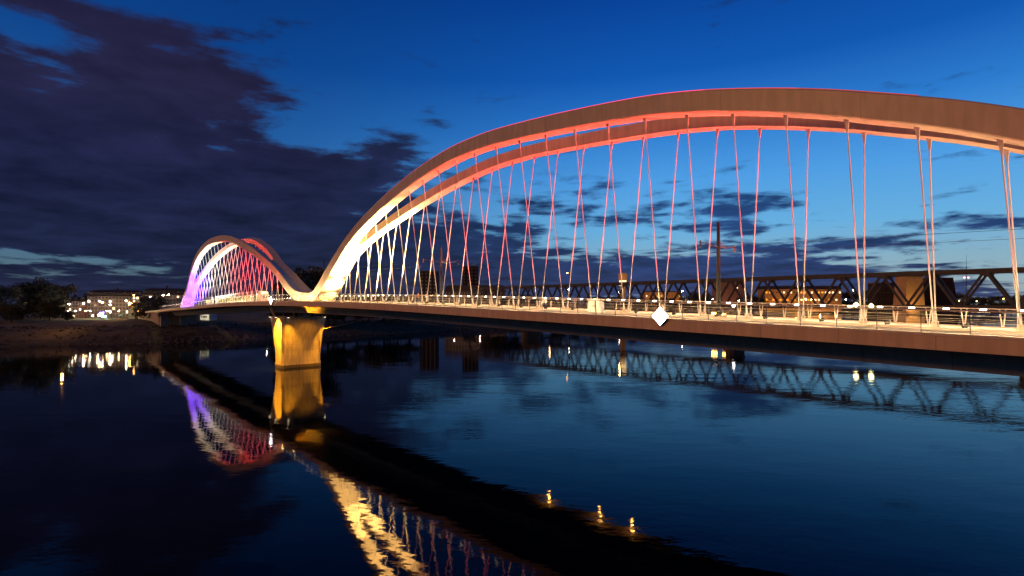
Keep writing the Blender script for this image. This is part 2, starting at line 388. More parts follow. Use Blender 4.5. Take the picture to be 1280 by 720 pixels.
# the bank the bridge lands on beside the viewer, outside the picture
rings = [[W(152+d, t, z) for (d, z) in [(-q[0], q[1]) for q in BP]] for t in (-2500, -400, -40, 0, 40, 300, 700)]
mb = MB(); v = [p for r in rings for p in r]
mb.add(v, [(k*n+i, k*n+i+1, (k+1)*n+i+1, (k+1)*n+i) for k in range(len(rings)-1) for i in range(n-1)])
tag(mb.build('near_bank', M['grass'], smooth=True), kind='structure')

# loose stones along the waterline
mb = MB()
for i in range(1500):
    t = random.uniform(-150, 60) if i < 1100 else random.uniform(60, 330)
    d = random.uniform(-4.5, .8); r = random.uniform(.18, .55)
    p = W(bank_s(t)+d, t, lerp_tab(sorted(BP), d)+.05)
    vs = [(p.x+random.uniform(.7, 1.1)*r*q[0], p.y+random.uniform(.7, 1.1)*r*q[1], p.z+.8*r*q[2]) for q in ((1,0,0),(0,1,0),(-1,0,0),(0,-1,0),(0,0,.8),(0,0,-.8))]
    mb.add(vs, [(0,1,4),(1,2,4),(2,3,4),(3,0,4),(1,0,5),(2,1,5),(3,2,5),(0,3,5)])
tag(mb.build('riprap', M['stone']), kind='stuff')
# rough grass and scrub on the bank slope
mb = MB()
for i in range(3000):
    t = random.uniform(-190, 420); d = random.uniform(-34, -4)
    p = W(bank_s(t)+d, t, lerp_tab(sorted(BP), d)); h = random.uniform(.12, .4) * (1.6 if random.random() < .15 else 1); a = random.uniform(0, 6.28); w_ = random.uniform(.25, .7)
    for q in (a, a+1.6):
        e = Vector((math.cos(q), math.sin(q), 0))*w_
        mb.add([p-e, p+e, p+e*random.uniform(.2, .8)+Vector((0, 0, h)), p-e*random.uniform(.2, .8)+Vector((0, 0, h*random.uniform(.6, 1)))], [(0, 1, 2, 3)])
tag(mb.build('bank_scrub', M['grass']), kind='stuff')

# ------------------------------------------------------------------ the arch bridge
BR = empty('arch_bridge', P0, TH, 'long white double-arch tram bridge floodlit blue, white, red and gold across the river', 'bridge')
S0, S1 = -131., 152.
stn = [S0 + (S1-S0)*i/82 for i in range(83)]
def sweep(sect, m, name, parent=BR, a=S0, b=S1, n=82):
    mb = MB(); mb.loft([[(s, t, prof(s)+z) for t, z in sect] for s in [a+(b-a)*i/n for i in range(n+1)]]); return mb.build(name, m, parent)
deck = sweep([(-7.2, -1.02), (-7.2, -.26), (-6.85, -.2), (6.85, -.2), (7.2, -.26), (7.2, -1.02), (2.6, -1.2), (-2.6, -1.2)], M['fascia'], 'deck')
for a, b in ((-6.8, -4.5), (4.5, 6.8)):
    sweep([(a, -.198), (a, -.17), (b, -.17), (b, -.198)], M['deck'], 'walkway', deck)
for a, b in ((-4.4, -1.0), (1.0, 4.4)):
    sweep([(a, -.198), (a, -.180), (b, -.180), (b, -.198)], M['track'], 'track_bed', deck)
for c in (-3.42, -1.98, 1.98, 3.42):
    sweep([(c-.04, -.178), (c-.04, -.13), (c+.04, -.13), (c+.04, -.178)], M['rail'], 'rail', deck)
sweep([(-.9, -.198), (-.75, -.02), (.75, -.02), (.9, -.198)], M['steel'], 'hanger_beam', deck)
for q in (-1, 1):
    sweep([(q*7.19, -.25), (q*7.19, -.08), (q*6.86, -.08), (q*6.86, -.18)][::q], M['steel'], 'kerb', deck)
sweep([(-2.6, -1.22), (2.6, -1.22), (2.1, -2.55), (-2.1, -2.55)], M['girder'], 'girder')

# arches: heights of the top edge above the deck
TOPR = [(6.5, 1.5), (8.8, 2.05), (11.2, 3.5), (14.1, 5.75), (19.8, 9.6), (26.9, 12.75), (34.6, 15.2), (42.6, 17.38), (50, 19.05), (58.2, 20.35), (65, 20.72), (69.3, 20.65), (77.7, 20.2), (87.2, 19.4), (92.5, 18.6), (97.5, 17.48), (101.8, 16.3), (105.1, 15.22), (108.7, 13.98), (111.8, 12.7),
        (118.8, 9.6), (124.5, 5.75), (129.2, 2.4), (134.5, -1.6)]
TOPL = [(-122.6, -1.6), (-120.5, .6), (-118, 2.9), (-115.3, 4.9), (-110, 8.3), (-104.2, 11.45), (-92.3, 16.0), (-83.1, 18.3), (-71, 19.85), (-62, 20.05), (-52.2, 19.48), (-43.8, 18.17), (-36.4, 16.2), (-27.8, 13.37), (-19.8, 10.0), (-11.6, 6.65), (-6.5, 4.2), (-2.6, 2.6), (1.3, 1.85), (6.5, 1.5)]
W_RIB, D_RIB = 1.6, 1.72
def arch_vals(right):
    if right: return TOPR, 69.0, 43., 6.5, 134.5
    return TOPL, -63.5, 45., -122.6, 6.5
def T_of(s, right):
    c, w = (69.0, 57.7) if right else (-63.5, 53.5)
    return max(.806, 3.2*(1-((s-c)/w)**2))
def web(s, right):      # 0..1: how far the gap between the two ribs is closed by the web of the trunk
    c, w = (69.0, 43.6) if right else (-63.5, 42.)
    q = max(0, min(1, (abs(s-c)-w)/1.6)); return math.sqrt(q) if q else 0
def top_z(s, right): return prof(s) + lerp_tab(arch_vals(right)[0], s)
def nrm(s, right):
    e = .4; _, _, _, a, b = arch_vals(right)
    s_a, s_b = max(a, s-e), min(b, s+e)
    d = Vector((s_b-s_a, 0, top_z(s_b, right)-top_z(s_a, right))).normalized()
    if abs(s-6.5) < 1e-6: d = Vector((1, 0, 0))
    return Vector((-d.z, 0, d.x))
def soffit(s, q, right):
    """mid-line of the underside of a rib (q = -1 near, +1 far) at station s of its top edge"""
    nn = nrm(s, right); return Vector((s, q*T_of(s, right), top_z(s, right))) - nn*D_RIB
for right in (True, False):
    tab, c, hw, a, b = arch_vals(right)
    N_ = 220
    for q in (-1, 1):
        rings = []
        for i in range(N_+1):
            s = a + (b-a)*i/N_
            nn = nrm(s, right); T = T_of(s, right); wd = W_RIB/2
            # the trunk flares towards its foot
            fl = max(0, (abs(s-c)-hw*1.0)/(hw*.45)); outer = T + wd + .55*min(1, fl)
            inner = (T - wd)*(1-web(s, right)) + .006*web(s, right)
            p = Vector((s, 0, top_z(s, right)))
            dd = D_RIB*(1+.25*min(1, fl))
            ring = []
            for y, k in ((inner, .42), (outer-.10, 0), (outer, .10), (outer, dd-.08), (outer-.08, dd), (inner, dd)):
                r = p - nn*k; ring.append((r.x, q*y, r.z))
            rings.append(ring)
        mb = MB(); mb.loft(rings); rib = mb.build('arch_rib', M['steel'], BR)
        # a line of LEDs along the outer top edge of the near ribs
        if q == -1:
            spans = [(29, 39, 'e_gold'), (39, 93, 'e_pink'), (93, 100, 'e_pink2'), (100, 107, 'e_pink3')] if right else [(-122.2, -96, 'e_blue')]
            for s_a, s_b, m_ in spans:
                rr = []
                k_ = 40
                for i in range(k_+1):
                    s = s_a+(s_b-s_a)*i/k_; nn = nrm(s, right); T = T_of(s, right)
                    fl = max(0, (abs(s-c)-hw*1.0)/(hw*.45)); outer = T + W_RIB/2 + .55*min(1, fl) - .16
                    p = Vector((s, 0, top_z(s, right)))
                    rr.append([((p+nn*h_).x, -(outer-y), (p+nn*h_).z) for y, h_ in ((0, .0), (.09, -.03), (.09, .07), (0, .07))])
                MB().loft(rr).build('led_strip', M[m_], rib)

# hangers, each fork-ended rod a mesh of its own
def hanger(s, q, right, r):
    c = arch_vals(right)[1]
    lean = .8*max(0, (abs(s-c)-22)/20.)*(1 if s > c else -1)*(1 if right else .6)
    st = s - lean
    # find the soffit station above st
    x = st
    for _ in range(12):
        p = soffit(x, q, right); x += (st-p.x)*.7
    p = soffit(x, q, right) + nrm(x, right)*.12

    b = Vector((s, q*.30, prof(s)-.03))
    d = (p-b).normalized(); L = (p-b).length
    mb = MB()
    mb.bar(b+d*1.3, b+d*(L-.9), r, r, 8)
    mb.bar(b, b+d*.55, r*1.9, r*1.9, 8); mb.bar(b+d*.55, b+d*1.3, r*1.9, r, 8)
    # fork plate under the rib
    e = Vector((0, 1, 0)) - d*d.y; e.normalize(); g = d.cross(e)
    A = b+d*(L-1.0)
    pl = []
    for pt, hw_ in ((A, r*1.1), (b+d*(L-.30), .13), (p, .20)):
        for x_, y_ in ((-1,-1),(1,-1),(1,1),(-1,1)): pl.append(pt+g*(x_*hw_)+e*(y_*.05))
    mb.add(pl, [(0,1,5,4),(1,2,6,5),(2,3,7,6),(3,0,4,7),(4,5,9,8),(5,6,10,9),(6,7,11,10),(7,4,8,11),(3,2,1,0),(8,9,10,11)])
    return mb.build('hanger', M['hanger'], BR, smooth=False)
HK_R = [K*(63.4+4.724*k) for k in range(-9, 17)]
HK_L = [K*(-18.5-4.724*k) for k in range(0, 23)]
for s in HK_R:
    for q in (-1, 1): hanger(s, q, True, .046 if s > 52 else .048)
for s in HK_L:
    for q in (-1, 1): hanger(s, q, False, .052)
# anchor shoes and floodlight housings on the central beam
shoe = MB(); shoe.box((0, 0, .09), (.34, .95, .18)); shoe.box((0, -.30, .26), (.26, .24, .2)); shoe.box((0, .30, .26), (.26, .24, .2))
shoe = shoe.mesh('anchor_shoe', M['steel'])
fl_ = MB(); fl_.box((0, 0, .1), (.34, .3, .2), 0, R(-25)); fl_.box((.05, 0, .02), (.12, .1, .1)); fl_ = fl_.mesh('floodlight', M['dark'])
for s in HK_R+HK_L:
    link('anchor_shoe', shoe, BR, (s, 0, prof(s)-.02))
    link('floodlight', fl_, BR, (s+1.6, -.55, prof(s)))

# railings
def railing(q):
    rl = MB()
    a, b, n_ = S0+1, S1-1, 130
    st = [a+(b-a)*i/n_ for i in range(n_+1)]
    y = q*7.02
    def tube(y_, z_, r):
        rl.loft([[(s, y_+r*math.cos(t), prof(s)+z_+r*math.sin(t)) for t in [k*math.pi/3 for k in range(6)]] for s in st])
    tube(y+q*.10, 1.17, .045)
    for z_ in (.12, .38, .64, .90): tube(y+q*.04, z_, .011)
    root = rl.build('railing', M['railing'], BR)
    if q < 0:
        pm = MB(); pm.beam((0, q*-.02, -.12), (0, q*.09, 1.14), .035, .05)
    else:
        pm = MB()
        pm.beam((-.03, -.02, -.16), (-.20, .09, 1.15), .05, .06); pm.beam((.03, -.02, -.16), (.14, .09, 1.15), .05, .06); pm.box((0, 0, -.13), (.3, .2, .06))
    pm = pm.mesh('post', M['railing'] if q > 0 else M['dark'])
    lm = MB(); lm.box((0, -q*.035, 0), (.36, .03, .085)); lm = lm.mesh('handrail_lamp', M['e_led'])
    hm = MB(); hm.box((0, q*.03, .005), (.46, .095, .10)); hm = hm.mesh('lamp_housing', M['dark'])
    ps = [S1-2-2.1*i for i in range(140)]
    ps = [s for s in ps if s > S0+2]
    for s in ps[:100]:
        link('post', pm, root, (s, y, prof(s)))
        link('lens', lm, link('handrail_lamp', hm, root, (s+1.05, y+q*.04, prof(s)+1.075)))
    pr = MB(); lr = MB(); hr = MB()
    for s in ps[100:]:
        pr.add([(v.co.x+s, v.co.y+y, v.co.z+prof(s)) for v in pm.vertices], [tuple(p.vertices) for p in pm.polygons])
        lr.add([(v.co.x+s+1.05, v.co.y+y+q*.04, v.co.z+prof(s)+1.075) for v in lm.vertices], [tuple(p.vertices) for p in lm.polygons])
        hr.add([(v.co.x+s+1.05, v.co.y+y+q*.04, v.co.z+prof(s)+1.075) for v in hm.vertices], [tuple(p.vertices) for p in hm.polygons])
    tag(pr.build('post', M['railing'] if q > 0 else M['dark'], root), kind='stuff'); tag(lr.build('lens', M['e_led'], tag(hr.build('handrail_lamp', M['dark'], root), kind='stuff')), kind='stuff')
for q in (-1, 1): railing(q)
# the light the handrail LEDs give (20 m runs under each handrail, shining inwards and down)
def deck_lights(q, a, b, power, col):
    s = a
    while s < b-1:
        m_ = s+10
        o = light('AREA', 'handrail_light', W(m_, q*6.9, prof(m_)+1.0), power, col, shape='RECTANGLE', size=20., size_y=.05)
        d = AY*(-q*.85) + Vector((0, 0, -.5))
        z = (-d).normalized(); x = AX; y = z.cross(x).normalized(); x = y.cross(z)
        o.rotation_euler = Matrix((x, y, z)).transposed().to_euler()
        s += 20
DL = (1, .66, .32)
deck_lights(-1, -130, 150, 1450, DL); deck_lights(1, -130, 150, 1300, DL)

# river pier
def pier_ring(z, L, Wd, ch):
    return [(L/2-ch, -Wd/2, z), (L/2, -Wd/2+ch, z), (L/2, Wd/2-ch, z), (L/2-ch, Wd/2, z), (-L/2+ch, Wd/2, z), (-L/2, Wd/2-ch, z), (-L/2, -Wd/2+ch, z), (-L/2+ch, -Wd/2, z)]
PO = (-3.8, -.35, 0)
pr = MB(); pr.loft([pier_ring(z, L, w_, c) for z, L, w_, c in ((-4, 4.6, 8.6, .5), (1.1, 4.6, 8.6, .5), (1.1, 4.4, 8.4, .5), (3.5, 4.8, 8.5, .5), (6.5, 5.9, 8.8, .5), (9.3, 7.5, 9.2, .5), (11.0, 8.4, 9.4, .5))])
M['pier_wet'] = mat('wet_concrete', (.10, .085, .06), .35, 0, .3, .8)
pier = pr.build('pier', M['pier'], BR, loc=PO)
tm = MB(); tm.loft([pier_ring(z, 4.606, 8.606, .5) for z in (.0, .35, .62)]); tm.build('tide_mark', M['pier_wet'], pier)
be = MB()
for x in (-3.2, 3.2):
    for y in (-1.7, 1.7): be.box((x, y, 11.26), (.9, .9, .52)); be.box((x, y, 11.6), (.7, .7, .25))
be.build('bearing', M['dark'], pier)
be = MB(); be.beam((-3.6, -3.9, 11.0), (-3.9, -4.9, 13.0), .32, .32); be.beam((-3.0, -3.9, 11.0), (-2.7, -4.9, 13.0), .32, .32); be.build('strut', M['steel'], pier)
be = MB(); be.bar((3.9, 3.6, 8.2), (7.5, 9.5, 9.6), .06, .05, 6); be.build('boom', M['steel'], pier)
flood_pts = []
for x, y in ((5.1, -3.9), (5.1, 3.9), (.5, -4.9), (-3.2, -4.95)):
    f2 = MB(); f2.box((0, 0, 0), (.45, .4, .3)); f2.box((0, 0, .2), (.1, .1, .3)); fo = f2.build('floodlight', M['dark'], pier, loc=(x, y, 11.0))
    f2 = MB(); f2.box((0, 0, -.16), (.36, .3, .03)); f2.build('lens', M['e_flood'], fo)
AMB = (1, .37, .012)
def bw(x, y, z): return W(x+PO[0], y+PO[1], z)
light('SPOT', 'pier_flood', bw(6.2, -3.9, 11.4), 10000, AMB, bw(3.6, -3.2, 3), spot_size=R(70), spot_blend=.9, shadow_soft_size=.15)
light('SPOT', 'pier_flood', bw(5.5, 4.3, 11.3), 19000, AMB, bw(3.0, 4.0, 2), spot_size=R(46), spot_blend=.9, shadow_soft_size=.15)
light('SPOT', 'pier_flood', bw(1.5, -6.2, 11.6), 56000, AMB, bw(.8, -4, 3), spot_size=R(90), spot_blend=.9, shadow_soft_size=.15)
light('SPOT', 'pier_flood', bw(8.5, 1.0, 9.5), 1200, AMB, bw(4.0, 0, 5), spot_size=R(120), spot_blend=1, shadow_soft_size=.3)
light('SPOT', 'pier_flood', bw(8.5, -5.2, 11.0), 3200, AMB, bw(12.0, -2.2, 13), spot_size=R(60), spot_blend=.8, shadow_soft_size=.15)

# abutment of the far side: tapering wall with two columns in front
ab = MB()
ab.loft([[(-135, -6.6, z0), (-135, 6.6, z0), (-260, 6.6, z1), (-260, -6.6, z1)] for z0, z1 in ((1, 3), (prof(-131)-1.3, 7.5))])
ab.build('abutment', M['pier'], BR)
ra = MB(); ra.loft([[(s, q*7.1, prof(-131)-h_-(abs(s)-131)*.026) for q, h_ in ((-1, 1.0), (-1, .2), (1, .2), (1, 1.0))] for s in (-131.05, -172, -225, -290)])
ra.build('approach_ramp', M['fascia'], BR)
for y in (-5.6, 1.2):
    cl = MB(); cl.box((-130.4, y, 5.0), (2.2, 2.4, 8.6)); cl.build('column', M['pier'], BR)
cl = MB(); cl.box((-130.4, -1.5, 9.35), (2.4, 13, .9)); cl.build('cross_head', M['pier'], BR)
na = MB(); na.loft([[(s, t, z) for t, z in ((-6.9, .5), (-6.9, prof(152)-1.22), (6.9, prof(152)-1.22), (6.9, .5))] for s in (148, 200)]); na.build('abutment', M['pier'], BR)

# ------------------------------------------------------------------ coloured floodlights of the arches
RED = (1, .105, .075); GOLD = (1, .60, .19); BLUE = (.10, .02, 1); WHT = (1, .90, .74)
def flood(s, right, tgt_s, power, col, size=34, off=1.7):
    if not right: off = -1.15
    p = W(s, off, prof(s)+.35)
    tz = top_z(tgt_s, right)-2.2
    light('SPOT', 'arch_flood', p, power, col, W(tgt_s, 0, tz), spot_size=R(size), spot_blend=.7, shadow_soft_size=.12)
for i, s in enumerate(HK_R):
    k = i-9
    if k < -5: continue
    if k <= -2: flood(s+9, True, s-1, {-5: 150000, -4: 110000, -3: 75000, -2: 46000}[k], (1, .58, .19) if k < -3 else (1, .50, .24) if k == -3 else (1, .30, .16), 28)
    elif k <= 10: flood(s+9, True, s-1, 29000 if k > -1 else 28000, RED if k > -1 else (1, .3, .18), 36)
    elif k <= 12: flood(s+8, True, s-1, 11000, (1, .22, .14), 36)
    else: flood(s+6, True, s-1, 7500, (1, .5, .24), 40)
    # washes of the rods themselves
    col = GOLD if k <= -3 else (1, .035, .095)
    light('SPOT', 'hanger_wash', W(s+8, -3.6, prof(s)+.3), (2500 if k <= -3 else 3200 if k <= 11 else 1900), col, W(s, 0, prof(s)+8.5), spot_size=R(40), spot_blend=.9, shadow_soft_size=.12)
for s_, tg, pw in ((15, 10.5, 10000), (18.5, 14, 32000), (22.5, 18, 100000), (27, 22.5, 220000), (32, 27, 360000), (37, 31, 380000), (43, 36, 300000)):
    flood(s_, True, tg, pw, GOLD, 46, 1.9)
for s_ in (-3, 3): light('POINT', 'saddle_light', W(s_+4, -5.2, prof(s_)+1.2), 1100, GOLD, shadow_soft_size=.2)
for i, s in enumerate(HK_L):
    if s > -57: flood(s+9, False, s-1, 26000, (1, .05, .06), 34)
    elif s > -89.5: flood(s+9, False, s-1, 55000, WHT, 32)
    else: flood(s+8, False, s-1, 90000 if s > -93.5 else 190000, (.38, .28, 1) if s > -93.5 else BLUE, 40)
    light('SPOT', 'hanger_wash', W(s+8, -3.4, prof(s)+.3), (7000 if s > -57 else 1500 if s > -93 else 6000), (1, .05, .07) if s > -57 else (WHT if s > -93 else BLUE), W(s, 0, prof(s)+8.5), spot_size=R(44), spot_blend=.9, shadow_soft_size=.12)
for s_, tg in ((-110, -115.5), (-113.5, -118.5), (-103, -111)): flood(s_, False, tg, 30000, (.05, .01, 1), 60)
light('POINT', 'foot_light', W(-117, -4.5, prof(-117)+1.5), 900, (.14, .02, 1), shadow_soft_size=.2)

# ------------------------------------------------------------------ catenary poles
def make_pole():
    r = empty('catenary_pole', (0, 0, 0))
    m = MB(); m.bar((0, 0, .12), (0, 0, 8.15), .20, .13, 12); m.build('mast', M['pole'], r, smooth=False)
    m = MB(); m.box((0, 0, .06), (1.0, 1.0, .12)); m.build('base_plate', M['steel'], r)
    for q in (-1, 1):
        m = MB(); pts = [Vector((0, q*.12, 6.05)), Vector((0, q*1.2, 6.0)), Vector((0, q*2.2, 6.15)), Vector((0, q*3.25, 6.2))]
        for a, b in zip(pts, pts[1:]): m.bar(a, b, .045, .045, 6)
        m.bar((0, q*.12, 6.5), (0, q*1.2, 6.03), .02, .02, 5)
        br = m.build('bracket', M['dark'], r)
        m = MB(); m.bar((0, q*3.05, 5.78), (0, q*3.05, 6.34), .05, .05, 8)
        for z in (5.85, 5.97, 6.09): m.bar((0, q*3.05, z), (0, q*3.05, z+.04), .10, .10, 8)
        m.build('insulator', M['brick'], br)
    return r
pl_ = [(on_line(898, 0), 'tall dark tram catenary pole nearest the viewer, right of the white diamond sign'),
       (on_line(551.5, 0), 'dim catenary pole among the red hangers, left of the dark tower blocks'),
       (on_line(405, 0), 'dark catenary pole in front of the gold lit arch foot beside the pier'),
       (on_line(319, 0), 'catenary pole at the right end of the tram under the small arch'),
       (on_line(268, 0), 'catenary pole at the left end of the tram under the small arch'),
       (on_line(234.5, 0), 'catenary pole at the blue lit foot of the small arch')]
cat0 = make_pole()
for i, (s, lb) in enumerate(pl_):
    o = cat0 if i == 0 else copy_tree(cat0)
    o.location = W(s, 0, prof(s)-.02); o.rotation_euler = (0, 0, TH)
    tag(o, lb, 'pole', 'catenary poles along the bridge')
for t in (-3.05, 3.05):
    m = MB(); st = [S0+(S1-S0)*i/60 for i in range(61)]
    m.loft([[W(s, t+.014*math.cos(k*2.094), prof(s)+5.76+.014*math.sin(k*2.094)) for k in range(3)] for s in st])
    tag(m.build('overhead_wire', M['dark']), 'thin overhead tram wire on the %s side of the catenary poles' % ('near' if t < 0 else 'far'), 'wire', 'overhead tram wires')

# ------------------------------------------------------------------ tram on the far track
def tram():
    a, b = on_line(262, 2.7), on_line(331, 2.7)
    L = b-a; mid = (a+b)/2
    zb = prof(mid)-.14; slope = math.atan((prof(b)-prof(a))/L)
    r = empty('tram', W(mid, 2.7, zb), 0, 'pale tram with lit yellow windows and red lit front crossing under the small arch', 'tram')
    r.rotation_euler = (0, -slope, TH)
    nsec = 7; gap = .5; sl = (L-gap*(nsec-1))/nsec
    def sec(x, k=1., z=0.):
        hw = 1.32*k
        return [(x, -hw, .32), (x, hw, .32), (x, hw, 2.4), (x, hw*.93, 2.95), (x, hw*.72, 3.3), (x, -hw*.72, 3.3), (x, -hw*.93, 2.95), (x, -hw, 2.4)]
    for i in range(nsec):
        x0 = -L/2 + i*(sl+gap); x1 = x0+sl
        ring = [sec(x0), sec(x1)]
        if i == nsec-1:
            ring = [sec(x0), sec(x1-1.6)] + [[(x1-1.6+dx, y*ky, .32+(z-.32)*kz) for _, y, z in sec(0)] for dx, ky, kz in ((.7, .95, .98), (1.2, .84, .9), (1.55, .66, .72))]
        if i == 0:
            ring = [[(x0+1.6-dx, y*ky, .32+(z-.32)*kz) for _, y, z in sec(0)] for dx, ky, kz in ((1.55, .66, .72), (1.2, .84, .9), (.7, .95, .98))] + [sec(x0+1.6), sec(x1)]
        bd = MB().loft(ring).build('body', M['tram'], r)
        m = MB(); m.loft([[(x, y, z) for y, z in ((-1.36, 2.55), (-1.36, 2.62), (-1.27, 3.02), (-.98, 3.36), (.98, 3.36), (1.27, 3.02), (1.36, 2.62), (1.36, 2.55))] for x in (x0+(1.6 if i == 0 else 0), x1-(1.6 if i == nsec-1 else 0))]); m.build('roof', M['tramroof'], r)
        m = MB(); m.box(((x0+x1)/2, 0, 3.46), (sl-1.4, 1.7, .2)); m.build('roof_unit', M['tramroof'], r)
        nw = 3
        for j in range(nw):
            wl = (sl-1.2)/nw
            for q in (-1, 1):
                m = MB(); m.box((x0+.6+wl*(j+.5), q*1.325, 1.85), (wl-.22, .03, 1.05)); m.build('window', M['tramwin'], r)
        if i < nsec-1:
            m = MB()
            for k in range(4): m.box((x1+gap*(k+.5)/4, 0, 1.75), (.09, 2.4 if k % 2 else 2.2, 2.7))
            m.build('bellows', M['bellows'], r)
        m = MB(); m.box(((x0+x1)/2, 0, .22), (sl*.45, 2.1, .3)); m.build('bogie', M['dark'], r)
    x1 = L/2
    m = MB(); m.add([(x1-1.52, -1.05, 3.02), (x1-1.52, 1.05, 3.02), (x1-.9, .8, 2.75), (x1-.9, -.8, 2.75)], [(0, 1, 2, 3)]); m.box((x1-.55, 0, 2.80), (.9, 1.7, .34)); m.build('destination_display', M['e_disp'], r)
    m = MB(); m.box((x1-.30, 0, 1.75), (.5, 1.75, .95)); m.build('windscreen', M['glass'], r)
    for q in (-.75, .75):
        m = MB(); m.box((x1-.02, q, .8), (.12, .26, .2)); m.build('headlight', M['e_tail'], r)
    light('POINT', 'tram_front_light', r.matrix_basis @ Vector((x1+2.0, -1.0, 1.6)), 170, (1, .16, .04), shadow_soft_size=.2)
    for k in range(5):
        light('POINT', 'tram_side_light', W(a+L*(k+.5)/5, -.9, prof(a)+1.0), 70, (1, .93, .75), shadow_soft_size=.2)
tram()

# ------------------------------------------------------------------ lit diamond navigation signs
def diamond(name, loc, rz, size, face, label, group):
    r = empty(name, loc, rz, label, 'sign', group)
    h = size/2
    m = MB(); m.add([(0, 0, -h), (h, 0, 0), (0, 0, h), (-h, 0, 0), (0, .14, -h), (h, .14, 0), (0, .14, h), (-h, .14, 0)], [(3,2,1,0),(4,5,6,7),(0,1,5,4),(1,2,6,5),(2,3,7,6),(3,0,4,7)]); m.build('panel', M['dark'], r)
    g = h-.05
    m = MB(); m.add([(0, -.02, -g), (g, -.02, 0), (0, -.02, g), (-g, -.02, 0), (0, -.004, -g), (g, -.004, 0), (0, -.004, g), (-g, -.004, 0)], [(3,2,1,0),(4,5,6,7),(0,1,5,4),(1,2,6,5),(2,3,7,6),(3,0,4,7)]); m.build('lit_face', M[face], r)
    m = MB(); m.box((0, .22, 0), (.12, .16, size*.8)); m.box((0, .4, -.2), (.1, .4, .1)); m.build('bracket', M['dark'], r)
    return r
s = on_line(823, -7.75); diamond('navigation_sign', W(s, -7.5, HC-.95), TH, 1.5, 'e_sign', 'bright white lit diamond sign on the edge of the bridge below the red hangers', None)
s = on_line(337, -7.75); diamond('navigation_sign', W(s, -7.5, prof(s)+.05), TH, 1.7, 'e_sign', 'small white lit diamond sign on the bridge edge beside the tram front', None)
for x in (686, 750, 790):
    s = on_line(x, 6.5); r = empty('underdeck_lamp', W(s, 6.5, prof(s)-1.12), TH, {686: 'amber lamp under the far deck edge, leftmost of the row', 750: 'small amber lamp under the far deck edge, between its two neighbours', 790: 'amber lamp under the far deck edge nearest the white diamond sign'}[x], 'lamp', 'amber lamps under the deck')
    m = MB(); m.box((0, 0, -.08), (.5, .4, .16)); m.build('housing', M['dark'], r); m = MB(); m.box((0, 0, -.2), (.42, .32, .08)); m.build('lens', M['e_signa'], r); light('POINT', 'underdeck_light', W(s, 6.5, prof(s)-1.9), 140, (1, .42, .06), shadow_soft_size=.15)

# ------------------------------------------------------------------ cabinet, notice board, people
s = on_line(747.5, -1.3)
r = empty('utility_cabinet', W(s, -1.6, prof(s)-.17), TH, 'bright white cabinet standing among the hanger feet on the bridge', 'cabinet')
m = MB(); m.box((0, 0, .70), (1.55, .6, 1.25)); m.build('body', M['white'], r)
m = MB(); m.box((0, 0, 1.36), (1.65, .72, .06)); m.build('top', M['white'], r)
m = MB(); m.box((0, 0, .04), (1.5, .55, .08)); m.build('plinth', M['dark'], r)
for q in (-.38, .38):
    m = MB(); m.box((q, -.315, .70), (.72, .03, 1.1)); d_ = m.build('door', M['white'], r)
    m = MB(); m.box((q*.3, -.34, .72), (.04, .04, .2)); m.build('handle', M['dark'], d_)
s = on_line(683, -1.0)
r = empty('notice_board', W(s, -1.3, prof(s)-.17), TH, 'small pale notice board on two posts by the bridge rail', 'notice board')
m = MB(); m.box((0, 0, 1.05), (.75, .05, .5)); m.build('board', M['white'], r)
for q in (-.3, .3):
    m = MB(); m.bar((q, .04, 0), (q, .04, 1.3), .03, .03, 6); m.build('post', M['dark'], r)

def person(loc, rz, coat, label, lean=0.):
    r = empty('person', loc, rz, label, 'person', 'people standing on the bridge')
    J = [((0,0,.95),.135), ((0,.0,1.15),.13), ((0,lean*.5,1.36),.165), ((0,lean*.8,1.48),.07), ((0,lean,1.56),.075), ((0,lean+.01,1.66),.105), ((0,lean+.01,1.74),.08),
         ((.11,0,.88),.095), ((.12,.03,.5),.065), ((.13,-.01,.1),.045), ((.13,.10,.05),.04),
         ((-.11,0,.88),.095), ((-.12,.0,.5),.065), ((-.13,-.03,.1),.045), ((-.13,.08,.05),.04),
         ((.19,lean*.6,1.40),.06), ((.26,lean+.06,1.14),.045), ((.18,lean+.28,1.1),.033), ((.17,lean+.36,1.12),.03),
         ((-.19,lean*.6,1.40),.06), ((-.26,lean+.06,1.14),.045), ((-.18,lean+.28,1.1),.033), ((-.17,lean+.36,1.12),.03)]
    E_ = [(0,1),(1,2),(2,3),(3,4),(4,5),(5,6),(0,7),(7,8),(8,9),(9,10),(0,11),(11,12),(12,13),(13,14),(2,15),(15,16),(16,17),(17,18),(2,19),(19,20),(20,21),(21,22)]
    me = bpy.data.meshes.new('body'); me.from_pydata([j[0] for j in J], E_, [])
    o = link('body', me, r); md = o.modifiers.new('skin', 'SKIN')
    for i, j in enumerate(J): me.skin_vertices[0].data[i].radius = (j[1], j[1])
    me.skin_vertices[0].data[0].use_root = True
    o.modifiers.new('sub', 'SUBSURF').levels = 1
    dg = bpy.context.evaluated_depsgraph_get(); m2 = bpy.data.meshes.new_from_object(o.evaluated_get(dg)); 
    o.modifiers.clear(); o.data = m2; m2.materials.clear()
    for m_ in (M[coat], M['jeans'], M['skin'], M['hair']): m2.materials.append(m_)
    for p in m2.polygons:
        p.use_smooth = True; z = p.center.z; y = p.center.y
        p.material_index = 2 if (z > 1.5 or (abs(p.center.x) < .3 and z < 1.2 and y > lean+.22)) else (1 if z < .93 else 0)
    m = MB(); m.ball((0, lean-.015, 1.70), .118, 8, 1.05); m.build('hair', M['hair'], r, smooth=True)
    return r
